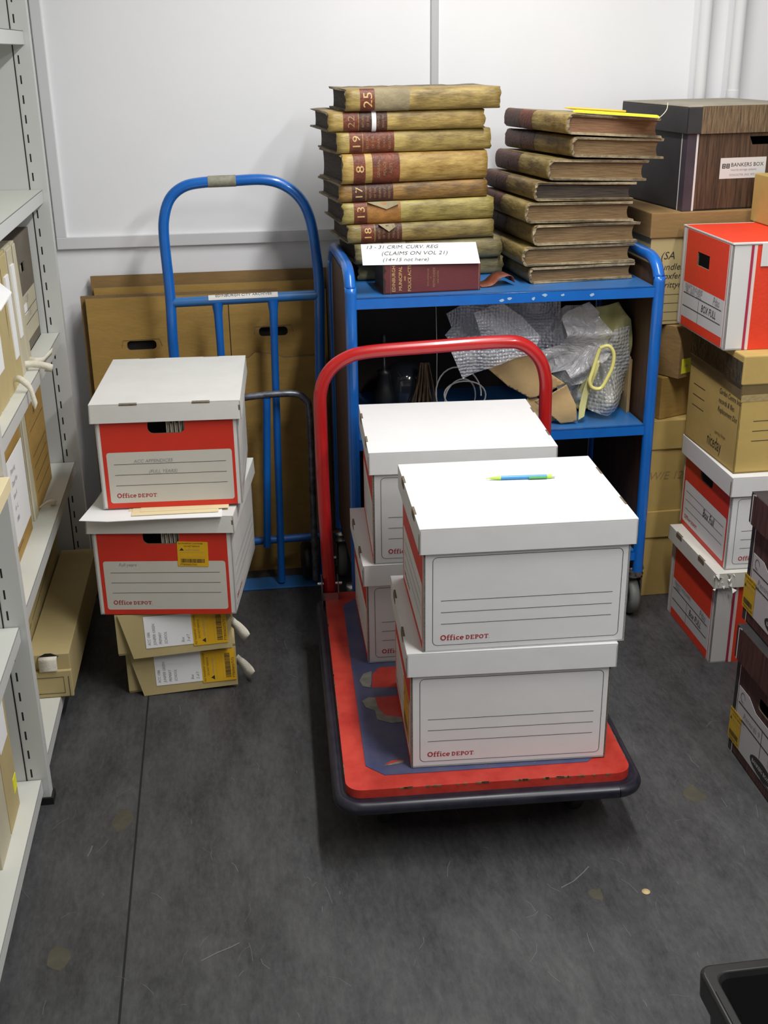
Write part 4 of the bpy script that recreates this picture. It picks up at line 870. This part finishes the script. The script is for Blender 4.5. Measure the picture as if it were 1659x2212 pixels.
mb = MB(); mb.box(-L/2-.004, L/2+.004, -S/2-.004, S/2+.004, .240, h, KRAFT2); mb.build('lid', t, bevel=.004)
TAPEB = mat('brown_parcel_tape', (.10, .075, .035), .18, 0, 25, col2=(.055, .04, .02), coat=.5, bump=.25, bscale=60); TAPEC2 = mat('clear_parcel_tape', (.42, .32, .15), .12, .1, 20, coat=.7, bump=.3, bscale=50)
mb = MB(); e = .0052
mb.plate([(0, .245), (S, .240), (S, .300), (0, .305)], [], e-.001, e, TAPEB, F['left']); mb.plate([(.0, .215), (S, .205), (S, .246), (.0, .25)], [], .0005, .0016, mat('dull_tape', (.20, .14, .06), .3, .2, 20, coat=.3), F['left'])
mb.plate([(.075, .240), (L, .243), (L, .296), (.075, .262)], [], e-.001, e, TAPEB, F['front']); mb.plate([(0, .215), (L, .22), (L, .246), (0, .240)], [], .0005, .0012, mat('dull_tape', (.2, .14, .06)), F['front'])
mb.plate([(0, .195), (L, .205), (L, .218), (0, .212)], [], .0003, .0009, TAPEC2, F['front']); mb.build('parcel_tape', t)
tG, FG = red_box('bright red archive box with white stripes on top of the taped carton', 1.252, 2.748, .869, -1.0, .40, .338, .268)
t = thing('brown_carton', 'plain brown carton resting on the bright red box at the right edge', 'box', (1.60, 2.955, 1.1425))
b = MB(); b.box(-.145, .15, -.15, .15, 0, .128, KRAFT2); b.build('body', t, bevel=.003)

# brown cartons behind, against the wall (K column)
def kraft_box(label, x, y, z, deg, w_, d_, h, m=KRAFT2, hl=.09, lid=True, ml=None, front=None, name='brown_carton', o=.006):
    rot = radians(deg); t = thing(name, label, 'box', (*place(x, y, rot, w_/2, d_/2), z), rot)
    F = faces(w_, d_); mb = MB(); mb.box(-w_/2, w_/2, -d_/2, d_/2, 0, h-.002, m)
    if front: front(mb, F)
    mb.build('body', t, bevel=.002)
    if lid:
        lb = MB(); lb.box(-w_/2-o, w_/2+o, -d_/2-o, d_/2+o, h-hl, h, ml or m); lb.build('lid', t, bevel=.003)
    return t
kraft_box('brown lidded carton on the floor at the bottom of the stack behind the trolley', 1.19, 3.10, 0, 0, .34, .40, .286, KRAFT2, .088)
def k2(mb, F): scribble(mb, F['front'], 'W/E 12345', .03, .10, .035, mat('faint_ink', (.33, .22, .09), .8), off=.0006)
kraft_box('brown lidded carton second from the floor behind the trolley', 1.185, 3.10, .287, .5, .34, .40, .288, KRAFT2, .092, front=k2)
kraft_box('brown carton third from the floor behind the trolley, turned corner forward', 1.235, 3.10, .576, 22, .30, .28, .128, KRAFT, lid=False)
def k4(mb, F):
    mb.plate([(.012, .012), (.055, .012), (.055, .055), (.012, .055)], [], 0, .001, YNOTE, F['front']); scribble(mb, F['front'], '2481', .018, .03, .012, PENC, off=.0014)
kraft_box('narrow dark-sided carton with a yellow label, turned corner forward behind the trolley', 1.272, 3.075, .705, 30, .22, .17, .150, KRAFT3, lid=False, front=k4)
def h2(mb, F):
    T = F['front']
    b_ = .13
    scribble(mb, T, '(SA', .03, .185, .03, INK, off=.0006); scribble(mb, T, 'Bundles', .02, .155, .026, INK, off=.0006); scribble(mb, T, 'Boxfer', .03, .13, .024, INK, off=.0006); scribble(mb, T, 'writtyn', .03, .105, .024, INK, off=.0006)
    for v in (.085, .06, .035, .01): mb.line([(.0, v), (.3, v)], .0012, .0006, INK, T)
kraft_box('buff records carton with handwriting and ruled lines, under the woodgrain box by the wall', 1.178, 3.12, .856, 2, .34, .40, .314, BUFF, .07, ml=KRAFT3, front=h2)
# H: woodgrain box on top
def bankers(label, x, y, z, deg, w_, d_, h, end_front, hl=.075, style=0):
    rot = radians(deg); L, S = (d_, w_) if end_front else (w_, d_)
    t = thing('records_box', label, 'box', (*place(x, y, rot, w_/2, d_/2), z), rot+(pi/2 if end_front else 0))
    F = faces(L, S); mb = MB(); hole = [(S*.60-.005, h*.62), (S*.60+.085, h*.62), (S*.60+.095, h*.70), (S*.60-.015, h*.70)] if style == 0 else hand_poly(S*.5, h*.60, .09, .03)
    WG = WOODG if style == 0 else WOODR
    shell(mb, L, S, h-.004, F, dict(all=BLKBD, left=WG, right=WG), holes=dict(left=[hole], right=[hole]))
    hv = h-hl
    for n in ('left', 'right'):
        T = F[n]
        if style == 0:
            mb.line([(.030, 0), (.030, hv)], .006, .0008, BLKWHT, T); mb.plate([(0, 0), (.027, 0), (.027, hv), (0, hv)], [], 0, .0005, PURP, T)
            mb.plate([(.105, h*.30), (.245, h*.30), (.245, h*.50), (.105, h*.50)], [], 0, .0008, BLKWHT, T)
            mb.text('BANKERS BOX', .137, h*.415, .0145, .0012, INK, T, 0, 1.05); mb.text('records storage systems', .137, h*.375, .0085, .0012, PENC, T, 0, .95); mb.text('DONCASTER, ENG. MFD', .135, h*.325, .0080, .0012, PENC, T, 0, .9)
            for a in (.111, .1235): mb.rect(a, a+.010, h*.40, h*.445, .0012, INK, T); mb.rect(a+.003, a+.007, h*.408, h*.418, .0014, BLKWHT, T); mb.rect(a+.003, a+.007, h*.427, h*.437, .0014, BLKWHT, T)
        else:
            mb.line([(.020, .0), (.020, hv)], .003, .0008, BLKWHT, T); mb.plate([(0, 0), (.018, 0), (.018, hv), (0, hv)], [], 0, .0005, BLKBD, T)
            mb.plate([(.024, .028), (S, .028), (S, h*.50), (.12, h*.50), (.08, h*.56), (.024, h*.56)], [hole] if 0 else [], 0, .0007, mat('label_grey_white', (.50, .49, .50), .65), T)
            for v in (.44, .33): mb.line([(.03, h*v), (S-.02, h*v)], .003, .0011, INK, T)
            mb.line([(S*.48, h*.22), (S*.48, h*.44)], .002, .0011, INK, T)
            o_ = .12; mb.plate([(o_+.06+.062*cos(k*.314), .052+.020*sin(k*.314)) for k in range(20)], [], .0007, .0012, INK, T)
            mb.text('BANKERS BOX', o_+.010, .047, .0135, .0016, BLKWHT, T, 0, 1.0); mb.rect(o_+.06, o_+.12, .030, .033, .0012, INK, T)
            scribble(mb, T, 'Records 9', .06, h*.36, .022, PENC, off=.0012); scribble(mb, T, 'SC', .20, h*.24, .026, PENC, off=.0012)
            mb.line([(.05+.012*cos(k*.6), h*.50+.012*sin(k*.6)) for k in range(8)], .0016, .0012, INK, T); mb.text('FSC', .042, h*.455, .008, .0012, INK, T)
            sticker(mb, T, -.006, .030, .062, .085, .0014, 0, 'FTB00602%04d' % (int(x*9999) % 9999), m=mat('dull_yellow_sticker', (.62, .40, .02), .5))
    for n in ('front', 'back'):
        T = F[n]; mb.line([(L-.030, 0), (L-.030, hv)], .005, .0006, BLKWHT, T); mb.line([(.030, 0), (.030, hv)], .005, .0006, BLKWHT, T)
        if style == 0: mb.plate([(0, 0), (.027, 0), (.027, hv), (0, hv)], [], 0, .0004, PURP, T); mb.plate([(L-.027, 0), (L, 0), (L, hv), (L-.027, hv)], [], 0, .0004, PURP, T)
    mb.build('body', t, bevel=.0015)
    lb = MB(); o = .008; a, c = L/2+o, S/2+o
    lb.box(-a, a, -c, c, h-.004, h, LIDTAN if style == 0 else BLKBD)
    for sx in (-1, 1):
        lb.box(min(sx*a, sx*(a-.004)), max(sx*a, sx*(a-.004)), -c, c, hv, h-.004, BLKBD); lb.box(-a, a, min(sx*c, sx*(c-.004)), max(sx*c, sx*(c-.004)), hv, h-.004, BLKBD)
        TT = FR((sx*a, -sx*c, 0), (0, sx, 0), (0, 0, 1), (sx, 0, 0)); m_ = WOODL if style == 0 else WG; u0 = .042 if style == 0 else .016
        lb.plate([(u0, hv), (2*c-u0, hv), (2*c-u0, h-.001), (u0, h-.001)], [], 0, .0008, m_, TT)
        if style: lb.line([(.014, hv), (.014, h-.004), (.03, h-.0005)], .0045, .001, BLKWHT, TT); lb.line([(2*c-.014, hv), (2*c-.014, h-.004), (2*c-.03, h-.0005)], .0045, .001, BLKWHT, TT)
    lb.build('lid', t, bevel=.002); return t
bankers('dark woodgrain lidded records box on top of the stack by the back wall', 1.262, 3.125, 1.171, 6, .338, .40, .276, True, hl=.072)
bankers('dark reddish woodgrain records box on the floor at the lower right edge', 1.140, 1.925, 0, -1, .40, .338, .336, False, style=1, hl=.085)
bankers('dark reddish woodgrain records box stacked on another at the right edge', 1.150, 1.965, .3365, -2, .40, .335, .318, False, style=1, hl=.075)

# ================================================================= contents of the trolley's middle shelf
def film(outline, m, nm, parent, y, depth=.02, seed=0, div=20, fold=None, thick=0):
    "loose sheet with real folds: outline in x,z, folds in y"
    xs = [a for a, _ in outline]; zs = [c for _, c in outline]; x0, x1, z0, z1 = min(xs), max(xs), min(zs), max(zs)
    import bmesh
    bm = bmesh.new(); vs = [bm.verts.new((a, 0, c)) for a, c in outline]; bm.faces.new(vs)
    for k in range(1, div):
        for co, no in (((x0+(x1-x0)*k/div, 0, 0), (1, 0, 0)), ((0, 0, z0+(z1-z0)*k/div), (0, 0, 1)), ((x0+(x1-x0)*k/div, 0, z0), (1, 0, .8))):
            bmesh.ops.bisect_plane(bm, geom=bm.verts[:]+bm.edges[:]+bm.faces[:], plane_co=co, plane_no=no)
    bmesh.ops.triangulate(bm, faces=bm.faces[:])
    rs = random.Random(seed); div2 = 1; ph = [(rs.uniform(0, 6), rs.uniform(20, 60)*(1.9 if m in (FILM,) and k > 1 else 1), rs.uniform(0, 6.28)) for k in range(7)]
    for v in bm.verts:
        d = 0
        for a, fq, an in ph: d += sin(a+fq*(v.co.x*cos(an)+v.co.z*sin(an)))
        v.co.y = d*depth/4+(fold(v.co.x, v.co.z) if fold else 0)
    me = bpy.data.meshes.new(nm); bm.to_mesh(me); bm.free(); me.materials.append(m)
    for q in me.polygons: q.use_smooth = True
    o = bpy.data.objects.new(nm, me); COL.objects.link(o); o.parent = parent
    o.location = (-parent.location.x, y-parent.location.y, -parent.location.z)
    if thick: s_ = o.modifiers.new('solid', 'SOLIDIFY'); s_.thickness = thick
    return o
t = thing('bubble_wrap', 'folded sheet of bubble wrap hanging towards the red handle on the middle shelf', 'bubble wrap', (.75, 3.05, .612))
film([(.588, .925), (.672, .950), (.919, .955), (.928, .83), (.90, .76), (.78, .79), (.691, .845), (.62, .82), (.591, .858), (.608, .88)], BWRAP, 'rear_fold', t, 3.09, .03, 1)
film([(.655, .935), (.737, .955), (.80, .91), (.848, .857), (.83, .83), (.685, .853)], BWRAP, 'middle_fold', t, 3.04, .02, 3)
film([(.590, .865), (.589, .835), (.623, .757), (.719, .793), (.826, .822), (.832, .868), (.671, .875)], BWRAP, 'hanging_flap', t, 3.0, .015, 2)
t = thing('plastic_bag', 'thin white plastic carrier bag slumped in the middle of the shelf', 'plastic bag', (.98, 3.05, .612))
film([(.914, .909), (.922, .924), (.969, .94), (.987, .945), (1.014, .915), (1.055, .852), (1.053, .826), (1.012, .784), (.998, .74), (.969, .719), (.943, .713), (.923, .759), (.867, .747), (.836, .803), (.916, .825)], FILM, 'front_film', t, 3.03, .05, 4)
film([(.90, .88), (.93, .93), (1.0, .93), (1.04, .86), (1.03, .70), (.97, .62), (.93, .63), (.90, .76)], FILM, 'back_film', t, 3.09, .04, 5)
t = thing('plastic_carrier', 'pale yellow stiff-handled carrier stuffed with bubble wrap on the right of the middle shelf', 'plastic bag', (1.06, 3.06, .612))
film([(1.023, .919), (1.090, .93), (1.130, .878), (1.130, .785), (1.11, .66), (1.079, .622), (.985, .622), (.972, .64), (1.03, .80)], YBAG, 'bag', t, 3.10, .03, 6, thick=.001)
film([(1.055, .870), (1.108, .872), (1.122, .769), (1.128, .675), (1.106, .665), (1.05, .622), (.995, .64), (1.0, .70), (1.03, .80)], BWRAP2, 'bubble_wrap_filling', t, 3.05, .045, 7)
film([(1.0, .792), (1.012, .79), (.985, .70), (.972, .632), (.955, .622), (.957, .66), (.975, .74)], YBAG, 'side_gusset', t, 3.0, .008, 8, thick=.001)
b = MB(); b.T = Matrix.Translation((-1.06, -3.06, -.612)); hp = smooth([(1.008, 3.0, .826), (1.030, 2.995, .832), (1.045, 2.992, .812), (1.044, 2.99, .776), (1.031, 2.99, .742), (1.014, 2.99, .714), (.990, 2.99, .716), (.981, 2.992, .735), (.990, 2.996, .765), (1.000, 3.0, .80), (1.008, 3.0, .826)], 6)
b.tube(hp, .0055, mat('yellow_handle', (.78, .72, .24), .3), 10, caps=False); b.build('moulded_handle', t)
t = thing('paper_bag', 'crumpled brown paper bag lying between the red handle and the shelf edge', 'paper bag', (.84, 3.03, .612))
film([(.687, .786), (.73, .80), (.819, .822), (.849, .792), (.88, .752), (.915, .728), (.87, .70), (.824, .683), (.76, .72)], BROWNP, 'upper_side', t, 3.02, .015, 9, thick=.0012)
film([(.825, .684), (.868, .70), (.918, .727), (.945, .668), (.949, .622), (.905, .615), (.872, .645)], BROWNP, 'lower_side', t, 2.995, .015, 10, thick=.0012)
film([(.825, .70), (.87, .66), (.90, .62), (.88, .614), (.84, .62), (.80, .65)], BROWNP, 'base_fold', t, 3.03, .012, 11, thick=.0012)
t = thing('card_folder', 'brown card folder standing upright against the right side panel of the trolley', 'folder', (1.125, 3.17, .6125))
b = MB(); b.box(-.004, 0, -.10, .10, 0, .165, BROWNP); b.box(.004, .008, -.09, .10, 0, .155, BROWNP); b.build('card', t)
# lamp, sticks, cable
t = thing('black_lamp', 'black round-bodied lamp with a thin stem, dim in the left of the middle shelf', 'lamp', (.475, 3.22, .6125))
b = MB(); b.lathe([(0, 0), (.055, 0), (.066, .03), (.07, .065), (.062, .10), (.045, .125), (.02, .135), (0, .136)], GLASSD, 28, Matrix.Translation((.025, .03, 0))); b.build('body', t)
b = MB(); b.lathe([(0, 0), (.03, 0), (.032, .06), (.022, .085), (.018, .12), (.022, .13), (.006, .135), (.004, .20), (.009, .215), (.007, .235), (0, .24)], BLACK, 24, Matrix.Translation((-.045, -.04, 0))); b.build('stem', t)
t = MB(); rr9 = random.Random(1)
for k in range(26):
    a = rr9.uniform(-.04, .04); t.tube([(a*.3, rr9.uniform(-.01, .01), .15), (a*.5, rr9.uniform(-.02, .02), .10), (a+rr9.uniform(-.01, .01), rr9.uniform(-.03, .03), 0)], .002, STICK, 6)
tag(t.build('stick_bundle', loc=(.545, 3.16, .6145)), 'bundle of thin dry sticks beside the black lamp on the middle shelf', 'sticks')
b = MB(); pts = []
for k in range(90):
    a = k*.21; q = .045+.012*sin(k*.13); pts.append((q*1.2*cos(a), .02*sin(a*.5)+.03*sin(k*.05), .078+q*1.35*sin(a)*(.9+.3*sin(k*.07))))
b.tube(pts, .0022, CABLE, 8); tag(b.build('cable_coil', loc=(.632, 3.05, .614)), 'loose coil of off-white cable behind the rear box on the middle shelf', 'cable')
b = MB(); b.tube([(0, 0, 0), (.001, .0, .19), (0, .02, .37)], .0011, CABLE, 6); tag(b.build('hanging_cord', loc=(.568, 3.1, .614)), 'thin pale cord hanging vertically above the cable coil', 'cord')

# ================================================================= floor things
b = MB(); b.lathe([(0, 0), (.0085, 0), (.0085, .0012), (0, .0012)], COIN, 28)
tag(b.build('paper_disc', loc=(.766, 1.791, .0008)), 'small round tan disc lying alone on the dark floor', 'disc')
t = thing('storage_crate', 'black plastic open-topped crate in the lower right corner', 'crate', (.90, 1.06, 0))
b = MB()
def ring(z, w_, d_, r_): return [(u, v, z) for u, v in rrect(-w_, w_, -d_, d_, r_, 5)]
W0, D0, H0 = .252, .222, .30
rings = [ring(.004, W0-.03, D0-.03, .02), ring(.10, W0-.02, D0-.02, .02), ring(H0-.05, W0-.008, D0-.008, .02), ring(H0-.045, W0+.004, D0+.004, .02), ring(H0-.004, W0+.006, D0+.006, .02), ring(H0, W0+.002, D0+.002, .02),
         ring(H0, W0-.014, D0-.014, .02), ring(H0-.01, W0-.018, D0-.018, .02), ring(.012, W0-.036, D0-.036, .02)]
n = len(rings[0]); vs = [q for R in rings for q in R]
b.add(vs, [(i*n+k, i*n+(k+1) % n, (i+1)*n+(k+1) % n, (i+1)*n+k) for i in range(len(rings)-1) for k in range(n)]+[tuple(range((len(rings)-1)*n, len(rings)*n)), tuple(range(n))[::-1]], BLACK)
b.box(-W0-.008, W0+.008, -D0-.012, -D0+.0, H0-.06, H0-.05, BLACK); b.build('body', t, bevel=.002)
b = MB()
for s_ in (-1, 1): b.box(s_*(W0-.004)-.003, s_*(W0-.004)+.003, -D0+.05, D0-.05, H0-.001, H0+.002, BLACK)
b.build('rim_rail', t)
